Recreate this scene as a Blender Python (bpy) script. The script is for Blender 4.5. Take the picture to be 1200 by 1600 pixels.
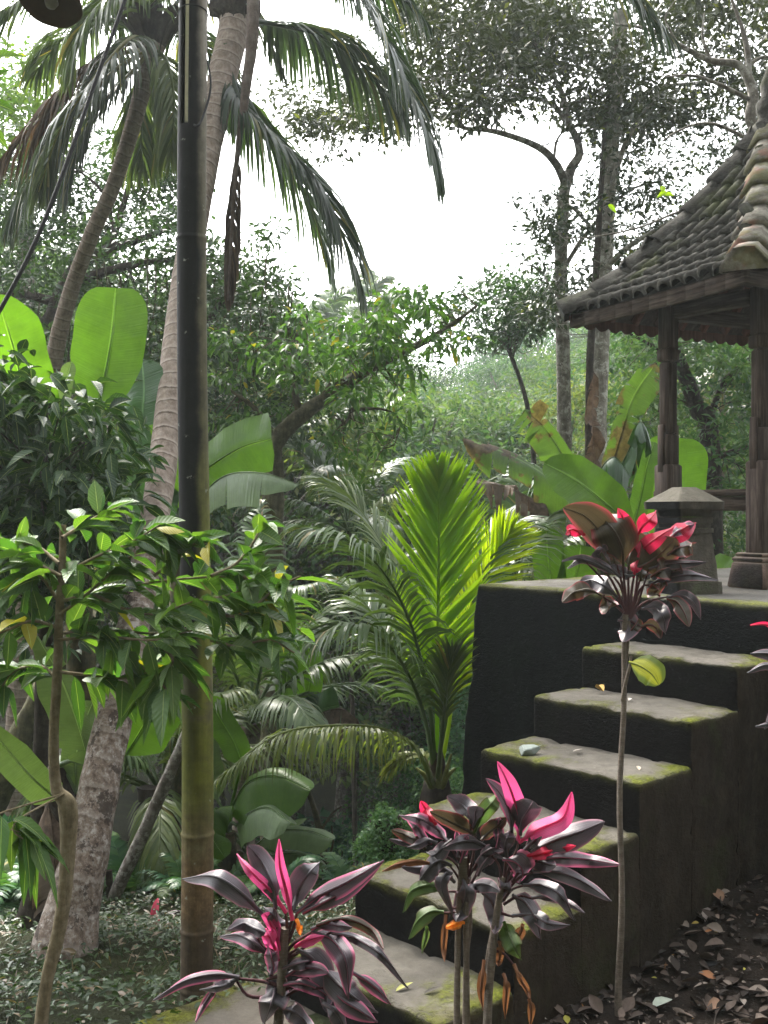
import bpy, math, random
import numpy as np
from mathutils import Vector

for o in list(bpy.data.objects): bpy.data.objects.remove(o)
S = bpy.context.scene
col = S.collection
# ------------------------------------------------------------------ camera, world, sun, exposure
FPX = 1640.0; EYE = 1.9
cd = bpy.data.cameras.new('camera'); cam = bpy.data.objects.new('camera', cd); col.objects.link(cam)
cam.location = (0, 0, EYE); cam.rotation_euler = (math.radians(90), 0, 0)
cd.sensor_fit = 'VERTICAL'; cd.sensor_height = 36; cd.lens = 36*FPX/1600
cd.clip_start = .05; cd.clip_end = 600
S.camera = cam
SUN_EL, SUN_AZ = math.radians(50), math.radians(-25)      # azimuth from +Y towards +X
W = bpy.data.worlds.new('World'); S.world = W; W.use_nodes = True
wn = W.node_tree; bg = wn.nodes['Background']
sky = wn.nodes.new('ShaderNodeTexSky'); sky.sky_type = 'NISHITA'; sky.sun_disc = False
sky.sun_elevation = SUN_EL; sky.sun_rotation = SUN_AZ; sky.dust_density = 4; sky.air_density = 1.2
hs = wn.nodes.new('ShaderNodeHueSaturation'); hs.inputs['Saturation'].default_value = .14
wn.links.new(sky.outputs[0], hs.inputs['Color']); wn.links.new(hs.outputs[0], bg.inputs[0])
bg.inputs[1].default_value = .15
sd = bpy.data.lights.new('sun', 'SUN'); sun = bpy.data.objects.new('sun', sd); col.objects.link(sun)
sd.energy = 1.5; sd.angle = math.radians(11); sd.color = (1, .93, .82)
sdir = Vector((math.sin(SUN_AZ)*math.cos(SUN_EL), math.cos(SUN_AZ)*math.cos(SUN_EL), math.sin(SUN_EL)))
sun.rotation_euler = sdir.to_track_quat('Z', 'Y').to_euler(); sun.location = (0, 0, 40)
S.view_settings.view_transform = 'Standard'; S.view_settings.look = 'None'
S.view_settings.exposure = 2.62; S.view_settings.gamma = 1
S.cycles.max_bounces = 7; S.cycles.diffuse_bounces = 4; S.cycles.transmission_bounces = 5
S.cycles.glossy_bounces = 2; S.cycles.volume_bounces = 0

# ------------------------------------------------------------------ helpers
A = np.array
def P(px, py, D): return A((D*(px-600)/FPX, D, EYE + D*(800-py)/FPX))
def PP(*pts): return [P(*p) for p in pts]
def nrm(v):
    v = np.asarray(v, float); n = np.linalg.norm(v, axis=-1, keepdims=True); return v/np.maximum(n, 1e-9)
def spline(pts, n):
    pts = [np.asarray(p, float) for p in pts]
    p = [2*pts[0]-pts[1]] + pts + [2*pts[-1]-pts[-2]]
    out = []; m = len(pts)-1
    for i in range(n):
        t = i/(n-1)*m; k = min(int(t), m-1); f = t-k
        a, b, c, d = p[k], p[k+1], p[k+2], p[k+3]
        out.append(.5*((2*b)+(c-a)*f+(2*a-5*b+4*c-d)*f*f+(3*b-a-3*c+d)*f**3))
    return A(out)
def tri_noise(p, s=1.0, seed=0):                      # cheap smooth noise of world position
    p = np.asarray(p, float)*s + seed*17.3
    x, y, z = p[..., 0], p[..., 1], p[..., 2]
    return (np.sin(x*1.7+np.sin(y*1.3+z*.7)*1.9) + np.sin(y*2.1+np.sin(z*1.9+x*.6)*1.7) + np.sin(z*1.8+np.sin(x*1.1-y*.9)*2.1)
            + .5*np.sin(x*4.1+y*3.3)+.5*np.sin(z*4.7-y*3.9+x))/4
OFF = {}
def tag(o, label=None, cat=None, group=None, kind=None):
    if label: o['label'] = label
    if cat: o['category'] = cat
    if group: o['group'] = group
    if kind: o['kind'] = kind
    return o
def thing(name, loc, label, cat, group=None):
    o = bpy.data.objects.new(name, None); col.objects.link(o); o.empty_display_size = .1
    o.location = loc; OFF[o.name] = A(loc, float)
    return tag(o, label, cat, group)
class MB:
    def __init__(s): s.v = []; s.f3 = []; s.f4 = []; s.uv = []; s.n = 0; s.poly = []
    def add(s, v, f3=None, f4=None, uv=None):
        v = np.asarray(v, float).reshape(-1, 3); k = s.n
        s.v.append(v); s.n += len(v)
        s.uv.append(np.zeros((len(v), 2)) if uv is None else np.asarray(uv, float).reshape(-1, 2))
        if f3 is not None and len(f3): s.f3.append(np.asarray(f3, int).reshape(-1, 3)+k)
        if f4 is not None and len(f4): s.f4.append(np.asarray(f4, int).reshape(-1, 4)+k)
        return k
    def build(s, name, mat, parent=None, smooth=True, loc=None):
        me = bpy.data.meshes.new(name)
        o = bpy.data.objects.new(name, me); col.objects.link(o)
        off = A((0, 0, 0.))
        if parent is not None:
            o.parent = parent; off = OFF[parent.name]
        elif loc is not None:
            off = A(loc, float); o.location = loc
        OFF[o.name] = off
        V = np.concatenate(s.v) - off; UV = np.concatenate(s.uv)
        f3 = np.concatenate(s.f3) if s.f3 else np.zeros((0, 3), int)
        f4 = np.concatenate(s.f4) if s.f4 else np.zeros((0, 4), int)
        me.vertices.add(len(V)); me.vertices.foreach_set('co', V.ravel())
        li = np.concatenate([f3.ravel(), f4.ravel()]).astype(np.int32)
        me.loops.add(len(li)); me.loops.foreach_set('vertex_index', li)
        st = np.concatenate([np.arange(len(f3))*3, len(f3)*3+np.arange(len(f4))*4]).astype(np.int32)
        tot = np.concatenate([np.full(len(f3), 3), np.full(len(f4), 4)]).astype(np.int32)
        me.polygons.add(len(st)); me.polygons.foreach_set('loop_start', st); me.polygons.foreach_set('loop_total', tot)
        me.update(calc_edges=True)
        ul = me.uv_layers.new(name='UVMap'); ul.data.foreach_set('uv', UV[li].ravel())
        if smooth: me.polygons.foreach_set('use_smooth', np.ones(len(st), bool))
        me.validate(); me.materials.append(mat)
        return o
def grid_faces(nu, nv, wrap=False):
    i, j = np.meshgrid(np.arange(nu-1), np.arange(nv if wrap else nv-1), indexing='ij')
    j2 = (j+1) % nv
    return np.stack([i*nv+j, (i+1)*nv+j, (i+1)*nv+j2, i*nv+j2], -1).reshape(-1, 4)
def frames(p):
    t = nrm(np.gradient(p, axis=0)); s0 = np.cross(t, (0, 0, 1.))
    bad = np.linalg.norm(s0, axis=1) < .15
    s0[bad] = np.cross(t[bad], (0, 1., 0)) if bad.any() else s0[bad]
    for i in range(1, len(s0)):
        if np.dot(s0[i], s0[i-1]) < 0: s0[i] *= -1
    s = nrm(s0); return t, s, np.cross(s, t)
def tube(mb, p, r, seg=8, lump=0, seed=0, caps=True, flare=None):
    p = np.asarray(p, float); r = np.interp(np.linspace(0, 1, len(p)), np.linspace(0, 1, len(r)), r) if not np.isscalar(r) else np.full(len(p), r)
    t = nrm(np.gradient(p, axis=0))
    s = np.cross(t[0], (0.13, 0.05, 1.)) ; s = np.cross(t[0], (1., .1, 0)) if np.linalg.norm(s) < .2 else s
    S_ = []; s = nrm(s)
    for i in range(len(p)):
        s = nrm(s - t[i]*np.dot(s, t[i])); S_.append(s)
    S_ = A(S_); B = np.cross(t, S_)
    a = np.linspace(0, 2*np.pi, seg, endpoint=False)
    ring = S_[:, None]*np.cos(a)[None, :, None] + B[:, None]*np.sin(a)[None, :, None]
    R = np.repeat(r[:, None], seg, 1)
    if lump: R = R*(1+lump*tri_noise(p[:, None]+ring*.2, 9, seed))
    V = p[:, None]+ring*R[..., None]
    L = np.concatenate([[0], np.cumsum(np.linalg.norm(np.diff(p, axis=0), axis=1))])
    uv = np.stack(np.broadcast_arrays(a[None]/(2*np.pi), L[:, None]), -1)
    k = mb.add(V, None, grid_faces(len(p), seg, True), uv)
    if caps:
        for idx, e in ((0, 0), (len(p)-1, 1)):
            kk = mb.add(V[idx].tolist()+[p[idx].tolist()], [[i, (i+1) % seg, seg] if e else [(i+1) % seg, i, seg] for i in range(seg)], None,
                        np.concatenate([uv[idx], uv[idx][:1]]))
    return mb
def box(mb, c, dx, dy, dz, ax=(1, 0, 0), ay=(0, 1, 0), az=(0, 0, 1), bev=.004, taper=1.0):
    c, ax, ay, az = map(lambda q: np.asarray(q, float), (c, ax, ay, az))
    b = min(bev, dx*.4, dy*.4, dz*.4)
    hx, hy, hz = dx/2, dy/2, dz/2
    rings = []
    for z, q, tp in ((-hz, b, 1), (-hz+b, 0, 1), (hz-b, 0, taper), (hz, b, taper)):
        X, Y = (hx)*tp-q, (hy)*tp-q; e = b*.8
        pts = [(X-e, -Y), (X, -Y+e), (X, Y-e), (X-e, Y), (-X+e, Y), (-X, Y-e), (-X, -Y+e), (-X+e, -Y)]
        rings.append([c+ax*x+ay*y+az*z for x, y in pts])
    V = A(rings)
    k = mb.add(V, None, grid_faces(4, 8, True))
    for r, fl in ((0, 1), (3, 0)):
        R = V[r]; idx = list(range(8)) if not fl else list(range(7, -1, -1))
        f4 = [[idx[0], idx[1], idx[2], idx[3]], [idx[0], idx[3], idx[4], idx[7]], [idx[4], idx[5], idx[6], idx[7]]]
        mb.add(R, None, f4)
    return mb
# full leaf template: stations along, three verts across
TA = A([0, .12, .35, .62, .85, 1.]); TW = A([.02, .30, .5, .42, .2, .01])
def leaves(mb, pos, d, up, L, Wd, droop=.25, fold=.25, rng=None, simple=False):
    pos = np.asarray(pos, float); n = len(pos); d = nrm(d); s = nrm(np.cross(d, up)); u = np.cross(s, d)
    L = np.broadcast_to(L, n)[:, None, None]; Wd = np.broadcast_to(Wd, n)[:, None, None]
    if simple:
        a = A([0, .45, .45, 1.])[None, :, None]; b = A([0, -.5, .5, 0])[None, :, None]; c = A([0, .12, .12, -.1])[None, :, None]
        V = pos[:, None]+d[:, None]*a*L+s[:, None]*b*Wd+u[:, None]*c*Wd
        base = np.arange(n)[:, None]*4
        f = np.concatenate([base+A([[0, 1, 3]]), base+A([[0, 3, 2]])], 0)
        uv = np.tile(A([[.5, 0], [0, .5], [1, .5], [.5, 1]]), (n, 1))
        mb.add(V, f, None, uv); return
    dr = np.broadcast_to(droop, n)[:, None, None]
    a = np.repeat(TA, 3)[None, :, None]; b = (np.repeat(TW, 3)*np.tile([-1, 0, 1], 6))[None, :, None]
    c = np.abs(b)*fold*2
    V = pos[:, None]+d[:, None]*a*L+s[:, None]*b*Wd+u[:, None]*(c*Wd)
    V = V - A([0, 0, 1.])[None, None]*(dr*L*a*a)
    f = []
    for i in range(5):
        for j in range(2): f.append([i*3+j, i*3+j+1, (i+1)*3+j+1, (i+1)*3+j])
    F = (np.arange(n)[:, None, None]*18+A(f)[None]).reshape(-1, 4)
    uv = np.tile(np.stack([np.tile([0, .5, 1.], 6), np.repeat(TA, 3)], -1), (n, 1))
    mb.add(V, None, F, uv)
def rdir(rng, n): return nrm(rng.normal(size=(n, 3)))
def clump(mb, rng, c, R, n, L, Wd, flat=.55, simple=True, droop=.2, up=1.2):
    q = rdir(rng, n); rad = rng.random(n)**.45
    q2 = q*rad[:, None]*A([R, R, R*flat]); pos = c+q2
    d = nrm(q*A([1, 1, .5]) + rng.normal(size=(n, 3))*.55 + A([0, 0, -.25]))
    u = nrm(rng.normal(size=(n, 3))*.6 + A([0, 0, up]))
    LL = L*rng.uniform(.6, 1.25, n)
    leaves(mb, pos, d, u, LL, LL*(Wd/L), droop, rng=rng, simple=simple)
def twigs(mb, rng, pts, c, r=.01):                    # limb from a near point of a skeleton to a clump centre
    pts = np.asarray(pts); dd = np.linalg.norm((pts-c)*A([1, 1, 1.3]), axis=1); k = np.argsort(dd)[rng.integers(0, 7)]; a = pts[k]
    if dd[k] > 1.25: return
    m = (a+c)/2+rng.normal(size=3)*.13*np.linalg.norm(c-a)+A([0, 0, -.05])
    tube(mb, spline([a, m, c], 6), [r, r*.35], 5, caps=False)
def in_poly(x, y, poly):
    c = False; j = len(poly)-1
    for i in range(len(poly)):
        xi, yi = poly[i]; xj, yj = poly[j]
        if (yi > y) != (yj > y) and x < (xj-xi)*(y-yi)/(yj-yi)+xi: c = not c
        j = i
    return c
def region(rng, poly, D0, D1, n):                     # clump centres spread through the volume a crown fills
    xs = [p[0] for p in poly]; ys = [p[1] for p in poly]; out = []
    while len(out) < n:
        x, y = rng.uniform(min(xs), max(xs)), rng.uniform(min(ys), max(ys))
        if in_poly(x, y, poly): out.append(P(x, y, rng.uniform(D0, D1)))
    return out

# ------------------------------------------------------------------ materials
class NT:
    def __init__(s, name):
        s.m = bpy.data.materials.new(name); s.m.use_nodes = True; s.t = s.m.node_tree
        s.b = s.t.nodes['Principled BSDF']; s.out = s.t.nodes['Material Output']
    def n(s, ty, ins=None, **kw):
        x = s.t.nodes.new('ShaderNode'+ty)
        for k, v in kw.items(): setattr(x, k, v)
        for k, v in (ins or {}).items():
            if isinstance(v, bpy.types.NodeSocket): s.t.links.new(v, x.inputs[k])
            else: x.inputs[k].default_value = v
        return x
    def l(s, a, b): s.t.links.new(a, b)
    def ramp(s, fac, *stops, interp='LINEAR'):
        r = s.n('ValToRGB', {0: fac}); e = r.color_ramp.elements; r.color_ramp.interpolation = interp
        while len(e) < len(stops): e.new(.5)
        for i, (p, c) in enumerate(stops):
            e[i].position = p; e[i].color = (*(c if not np.isscalar(c) else (c, c, c)), 1)
        return r.outputs[0]
    def noise(s, scale, detail=4, rough=.6, vec=None, dist=0):
        x = s.n('TexNoise', {'Scale': scale, 'Detail': detail, 'Roughness': rough, 'Distortion': dist})
        s.l(vec if vec is not None else s.obj(), x.inputs['Vector']); return x.outputs['Fac']
    def obj(s):
        return s.n('TexCoord').outputs['Object']
    def uv(s): return s.n('TexCoord').outputs['UV']
    def mix(s, f, a, b, bt='MIX'):
        x = s.n('MixRGB', blend_type=bt)
        for i, v in enumerate((f, a, b)):
            if isinstance(v, bpy.types.NodeSocket): s.l(v, x.inputs[i])
            else: x.inputs[i].default_value = v if i == 0 else ((*v, 1) if not np.isscalar(v) else (v, v, v, 1))
        return x.outputs[0]
    def math(s, op, a, b=0.0, c=None, clamp=False):
        x = s.n('Math', operation=op, use_clamp=clamp)
        for i, v in enumerate((a, b) if c is None else (a, b, c)):
            if isinstance(v, bpy.types.NodeSocket): s.l(v, x.inputs[i])
            else: x.inputs[i].default_value = v
        return x.outputs[0]
    def smooth(s, v, lo, hi):
        x = s.n('MapRange', {0: v, 1: lo, 2: hi}, interpolation_type='SMOOTHSTEP'); return x.outputs[0]
    def bump(s, h, st=.4, d=.01):
        x = s.n('Bump', {'Strength': st, 'Distance': d, 'Height': h}); s.l(x.outputs[0], s.b.inputs['Normal']); return x.outputs[0]
    def set(s, c=None, rough=.8, spec=.3):
        if c is not None:
            if isinstance(c, bpy.types.NodeSocket): s.l(c, s.b.inputs['Base Color'])
            else: s.b.inputs['Base Color'].default_value = (*c, 1)
        if isinstance(rough, bpy.types.NodeSocket): s.l(rough, s.b.inputs['Roughness'])
        else: s.b.inputs['Roughness'].default_value = rough
        s.b.inputs['Specular IOR Level'].default_value = spec
        return s.m
def leaf_mat(name, c1, c2, trans=.35, tint=(1.25, 1.35, .5), rough=.42, spec=.45, odd=None, veins=0, clumpy=2.0, under=None):
    t = NT(name); g = t.n('NewGeometry'); r = g.outputs['Random Per Island']
    base = t.ramp(r, (0, c1), (.6, tuple((a+b)/2 for a, b in zip(c1, c2))), (1, c2))
    nz = t.noise(clumpy, 2); oi = t.n('ObjectInfo').outputs['Random']
    base = t.mix(1, base, t.ramp(oi, (0, (.80, .92, .95)), (.5, (1, 1, 1)), (1, (1.25, 1.08, .80))), 'MULTIPLY')
    base = t.mix(t.smooth(nz, .35, .7), t.mix(1, base, (.72, .75, .8), 'MULTIPLY'), base)
    if odd:
        f = t.math('GREATER_THAN', t.math('FRACT', t.math('MULTIPLY', r, 37.7)), 1-odd[1]); base = t.mix(f, base, odd[0])
    if veins:
        uv = t.n('SeparateXYZ', {0: t.uv()})
        ax = t.math('ABSOLUTE', t.math('SUBTRACT', uv.outputs[0], .5))
        w = t.math('SINE', t.math('MULTIPLY', t.math('SUBTRACT', uv.outputs[1], t.math('MULTIPLY', ax, .35)), veins))
        h = t.math('ADD', t.math('MULTIPLY', w, .5), t.smooth(ax, .0, .06))
        t.bump(h, .35, .004)
        base = t.mix(t.smooth(ax, .035, .012), base, t.mix(.5, base, (.45, .55, .2)))
    t.set(base, rough, spec)
    tr = t.n('BsdfTranslucent'); t.l(t.mix(1, base, tint, 'MULTIPLY'), tr.inputs[0])
    ms = t.n('MixShader', {0: trans, 1: t.b.outputs[0], 2: tr.outputs[0]}); t.l(ms.outputs[0], t.out.inputs[0])
    return t.m
def bark_mat(name, c1, c2, c3, ring=0, scale=18, patch=None, spec=.15, rk=1.0):
    t = NT(name); o = t.obj()
    uv = t.n('SeparateXYZ', {0: t.uv()})
    n1 = t.noise(scale, 6, .7, o); n2 = t.noise(4, 3, .6, o)
    c = t.ramp(n1, (.3, c1), (.5, c2), (.72, c3))
    h = n1
    st = t.n('Mapping', {'Vector': o, 'Scale': (30, 30, 2.5)}); fib = t.noise(1.6, 4, .7, st.outputs[0])
    c = t.mix(.55, c, t.ramp(fib, (.3, .35), (.65, 1.1)), 'MULTIPLY')
    if ring:
        ph = t.math('ADD', t.math('MULTIPLY', uv.outputs[1], ring), t.math('ADD', t.math('MULTIPLY', n2, .7), t.math('MULTIPLY', n1, .2)))
        fr = t.math('FRACT', ph)
        edge = t.smooth(t.math('ABSOLUTE', t.math('SUBTRACT', fr, .5)), .40, .5)
        lit = t.math('MULTIPLY', t.smooth(fr, .0, .06), t.smooth(fr, .28, .1))
        c = t.mix(t.math('MULTIPLY', edge, .5*rk), c, tuple(v*.4 for v in c1)); c = t.mix(t.math('MULTIPLY', lit, .45*rk), c, c3)
        h = t.math('SUBTRACT', t.math('MULTIPLY', fr, .9*rk), t.math('MULTIPLY', edge, .8*rk)); h = t.math('ADD', h, t.math('MULTIPLY', n1, 1.6*(1-rk))); h = t.math('ADD', h, t.math('MULTIPLY', fib, .4))
    else: h = t.math('ADD', n1, t.math('MULTIPLY', fib, .8))
    if patch:
        c = t.mix(t.math('MULTIPLY', t.smooth(t.noise(9, 6, .75, o), .53, .58), .85), c, patch); c = t.mix(t.math('MULTIPLY', t.smooth(t.noise(13, 5, .7, t.n('Mapping', {'Vector': o, 'Location': (3, 5, 1)}).outputs[0]), .58, .63), .7), c, c3)
    t.bump(h, .55, .006 if ring else .012); return t.set(c, .9, spec)
M = {}
M['canopy'] = leaf_mat('canopy_leaf', (.022, .032, .014), (.046, .060, .024), .32, (1.1, 1.2, .5), odd=((.14, .16, .02), .02))
M['dark'] = leaf_mat('dark_leaf', (.022, .050, .018), (.055, .105, .030), .3, rough=.5, spec=.3)
M['mid'] = leaf_mat('mid_leaf', (.040, .095, .022), (.10, .18, .036), .45, rough=.5, spec=.3, odd=((.22, .20, .02), .03))
M['bright'] = leaf_mat('bright_leaf', (.050, .125, .022), (.12, .20, .03), .45, odd=((.3, .27, .02), .03), veins=60)
M['shrub'] = leaf_mat('shrub_leaf', (.018, .048, .016), (.045, .095, .028), .26, rough=.46, spec=.25, veins=55)
M['pale'] = leaf_mat('pale_far_leaf', (.065, .115, .055), (.145, .19, .085), .40, rough=.65, spec=.15, clumpy=.5)
M['far'] = leaf_mat('far_leaf', (.038, .090, .048), (.095, .155, .065), .40, rough=.65, spec=.15, clumpy=.5)
M['vine'] = leaf_mat('vine_leaf', (.045, .14, .06), (.12, .25, .09), .4)
M['under'] = leaf_mat('under_leaf', (.028, .10, .06), (.075, .18, .10), .35, rough=.5, spec=.3)
M['frond'] = leaf_mat('frond_leaf', (.060, .105, .034), (.12, .17, .055), .34, rough=.38, odd=((.2, .17, .06), .03))
M['frond_dark'] = leaf_mat('frond_dark_leaf', (.022, .042, .022), (.05, .075, .035), .35, rough=.38, odd=((.16, .15, .05), .05))
M['frond_bright'] = leaf_mat('frond_bright_leaf', (.20, .32, .014), (.29, .40, .025), .65, (1.25, 1.3, .3), rough=.35)
M['frond_old'] = leaf_mat('frond_old_leaf', (.13, .16, .035), (.25, .25, .06), .45)
M['frond_dead'] = leaf_mat('frond_dead_leaf', (.035, .026, .020), (.09, .065, .045), .2, (1.2, 1, .7), rough=.8)
def banana_mat(name, c1, c2, trans, brown=.0, rough=.4, tint=(1.2, 1.4, .35)):
    t = NT(name); uv = t.n('SeparateXYZ', {0: t.uv()}); x, y = uv.outputs[0], uv.outputs[1]
    ax = t.math('ABSOLUTE', t.math('SUBTRACT', x, .5))
    mp = t.n('Mapping', {'Vector': t.uv(), 'Scale': (1.5, 70, 1)}); ln = t.noise(1, 2, .6, mp.outputs[0])
    c = t.mix(ln, c1, c2); c = t.mix(t.smooth(ax, .03, .012), c, tuple(min(1, v*1.7+.05) for v in c2))
    br = t.smooth(t.noise(3.2, 4, .6), .62-brown*.2, .66-brown*.2)
    eb = t.smooth(t.math('ADD', ax, t.math('MULTIPLY', t.noise(9, 3), .25)), .66-brown*.12, .70-brown*.12)
    dead = t.math('MAXIMUM', t.math('MULTIPLY', br, 1.0 if brown > .05 else 0.0), eb)
    dc = t.ramp(t.noise(25, 3), (.3, (.06, .04, .028)), (.7, (.17, .12, .085)))
    c = t.mix(dead, c, dc)
    c = t.mix(1, c, t.ramp(t.noise(5, 4, .7), (.3, .72), (.7, 1.15)), 'MULTIPLY')
    t.bump(t.math('ADD', t.math('MULTIPLY', ln, 2), t.smooth(ax, .0, .05)), .6, .005); t.set(c, rough, .4)
    tr = t.n('BsdfTranslucent'); t.l(t.mix(1, c, tint, 'MULTIPLY'), tr.inputs[0])
    ms = t.n('MixShader', {0: trans, 1: t.b.outputs[0], 2: tr.outputs[0]}); t.l(ms.outputs[0], t.out.inputs[0]); return t.m
M['ban'] = banana_mat('banana_leaf', (.06, .125, .022), (.09, .17, .03), .5)
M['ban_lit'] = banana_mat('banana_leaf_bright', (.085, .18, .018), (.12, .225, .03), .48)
M['ban_pale'] = banana_mat('banana_leaf_pale', (.12, .18, .09), (.18, .25, .13), .3, rough=.33)
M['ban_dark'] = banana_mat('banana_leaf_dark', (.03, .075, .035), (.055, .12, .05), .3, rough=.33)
M['ban_torn'] = banana_mat('banana_leaf_torn', (.07, .13, .035), (.11, .18, .05), .45, brown=.45)
M['ban_dead'] = banana_mat('banana_leaf_dead', (.10, .08, .065), (.18, .14, .11), .2, brown=1, rough=.8, tint=(1, .9, .7))
def cord_mat(name, dark, edge, ew, rough=.3, trans=.25, blotch=0.0):
    t = NT(name); uv = t.n('SeparateXYZ', {0: t.uv()}); x, y = uv.outputs[0], uv.outputs[1]
    ax = t.math('MULTIPLY', t.math('ABSOLUTE', t.math('SUBTRACT', x, .5)), 2)
    mp = t.n('Mapping', {'Vector': t.uv(), 'Scale': (26, 1.6, 1)}); ln = t.noise(1, 3, .6, mp.outputs[0])
    rn = t.n('ObjectInfo').outputs['Random']
    e = t.math('ADD', ax, t.math('MULTIPLY', t.math('SUBTRACT', ln, .5), .35))
    e = t.math('ADD', e, t.math('MULTIPLY', t.math('SUBTRACT', t.noise(5, 2), .5), blotch))
    f = t.smooth(e, ew-.22, ew+.12)
    d = t.mix(ln, dark, tuple(v*1.8+.005 for v in dark))
    c = t.mix(f, d, t.mix(rn, edge, tuple(v*.8 for v in edge))); c = t.mix(.6, c, t.ramp(ln, (.3, .55), (.6, 1.1)), 'MULTIPLY')
    t.bump(t.math('ADD', ln, t.math('MULTIPLY', t.noise(14, 2), .6)), .35, .004)
    t.set(c, rough+.06, .6)
    tr = t.n('BsdfTranslucent'); t.l(c, tr.inputs[0])
    ms = t.n('MixShader', {0: trans, 1: t.b.outputs[0], 2: tr.outputs[0]}); t.l(ms.outputs[0], t.out.inputs[0]); return t.m
M['bark_pale'] = bark_mat('pale_bark', (.11, .10, .085), (.24, .22, .19), (.40, .38, .34), 0, 12, patch=(.46, .45, .41))
M['c_dark'] = cord_mat('ti_leaf_dark', (.046, .040, .048), (.36, .15, .20), .97, .36, .12)
M['c_edge'] = cord_mat('ti_leaf_pink_edged', (.058, .040, .052), (.58, .12, .24), .82, .32, .25, .6)
M['c_pink'] = cord_mat('ti_leaf_hot_pink', (.56, .035, .16), (.74, .09, .27), .22, .45, .4, .9)
M['c_red'] = cord_mat('ti_leaf_red', (.36, .012, .04), (.72, .02, .09), .32, .4, .45, .8)
M['c_olive'] = cord_mat('ti_leaf_olive', (.036, .026, .011), (.32, .05, .06), .92, .4, .28)
M['c_green'] = cord_mat('ti_leaf_green', (.06, .11, .02), (.10, .10, .02), .9, .4, .4)
M['c_yellow'] = cord_mat('ti_leaf_yellow', (.35, .36, .02), (.14, .20, .02), .6, .45, .45, .8)
M['c_dry'] = cord_mat('ti_leaf_dry', (.14, .055, .022), (.22, .09, .03), .7, .8, .3, .5)
M['orange'] = cord_mat('ti_leaf_orange', (.8, .26, .01), (.7, .2, .01), .7, .6, .3)
M['palm_bark'] = bark_mat('coconut_bark', (.15, .115, .095), (.25, .20, .165), (.36, .31, .27), 9)
M['palm_bark_low'] = bark_mat('coconut_bark_base', (.085, .060, .045), (.20, .155, .125), (.42, .39, .36), 7, 34, patch=(.045, .034, .028), rk=.45)
M['palm_bark_far'] = bark_mat('coconut_bark_far', (.10, .075, .058), (.19, .15, .12), (.28, .23, .19), 11)
M['bark'] = bark_mat('tree_bark', (.06, .052, .042), (.14, .125, .105), (.28, .26, .23), 0, 14, patch=(.30, .29, .26))
M['bark_dark'] = bark_mat('dark_bark', (.020, .016, .013), (.045, .036, .028), (.09, .075, .06), 0, 16)
M['bark_mossy'] = bark_mat('mossy_bark', (.035, .032, .018), (.075, .07, .038), (.14, .13, .07), 0, 16)
M['twig'] = bark_mat('stem_bark', (.11, .09, .055), (.18, .145, .09), (.26, .22, .15), 0, 30)
M['ti_stem'] = bark_mat('ti_stem', (.10, .08, .065), (.17, .14, .115), (.25, .21, .18), 60, 50, rk=.35)
M['ban_stem'] = bark_mat('banana_stem', (.03, .035, .02), (.07, .065, .035), (.16, .12, .07), 0, 10)
M['petiole'] = bark_mat('petiole', (.10, .12, .03), (.17, .19, .05), (.28, .28, .09), 0, 10, spec=.4)
M['petiole_dark'] = bark_mat('petiole_purple', (.05, .018, .025), (.08, .03, .035), (.13, .06, .05), 0, 10, spec=.4)
M['petiole_dead'] = bark_mat('petiole_dead', (.07, .052, .045), (.13, .10, .085), (.20, .165, .145), 0, 10)

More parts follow.
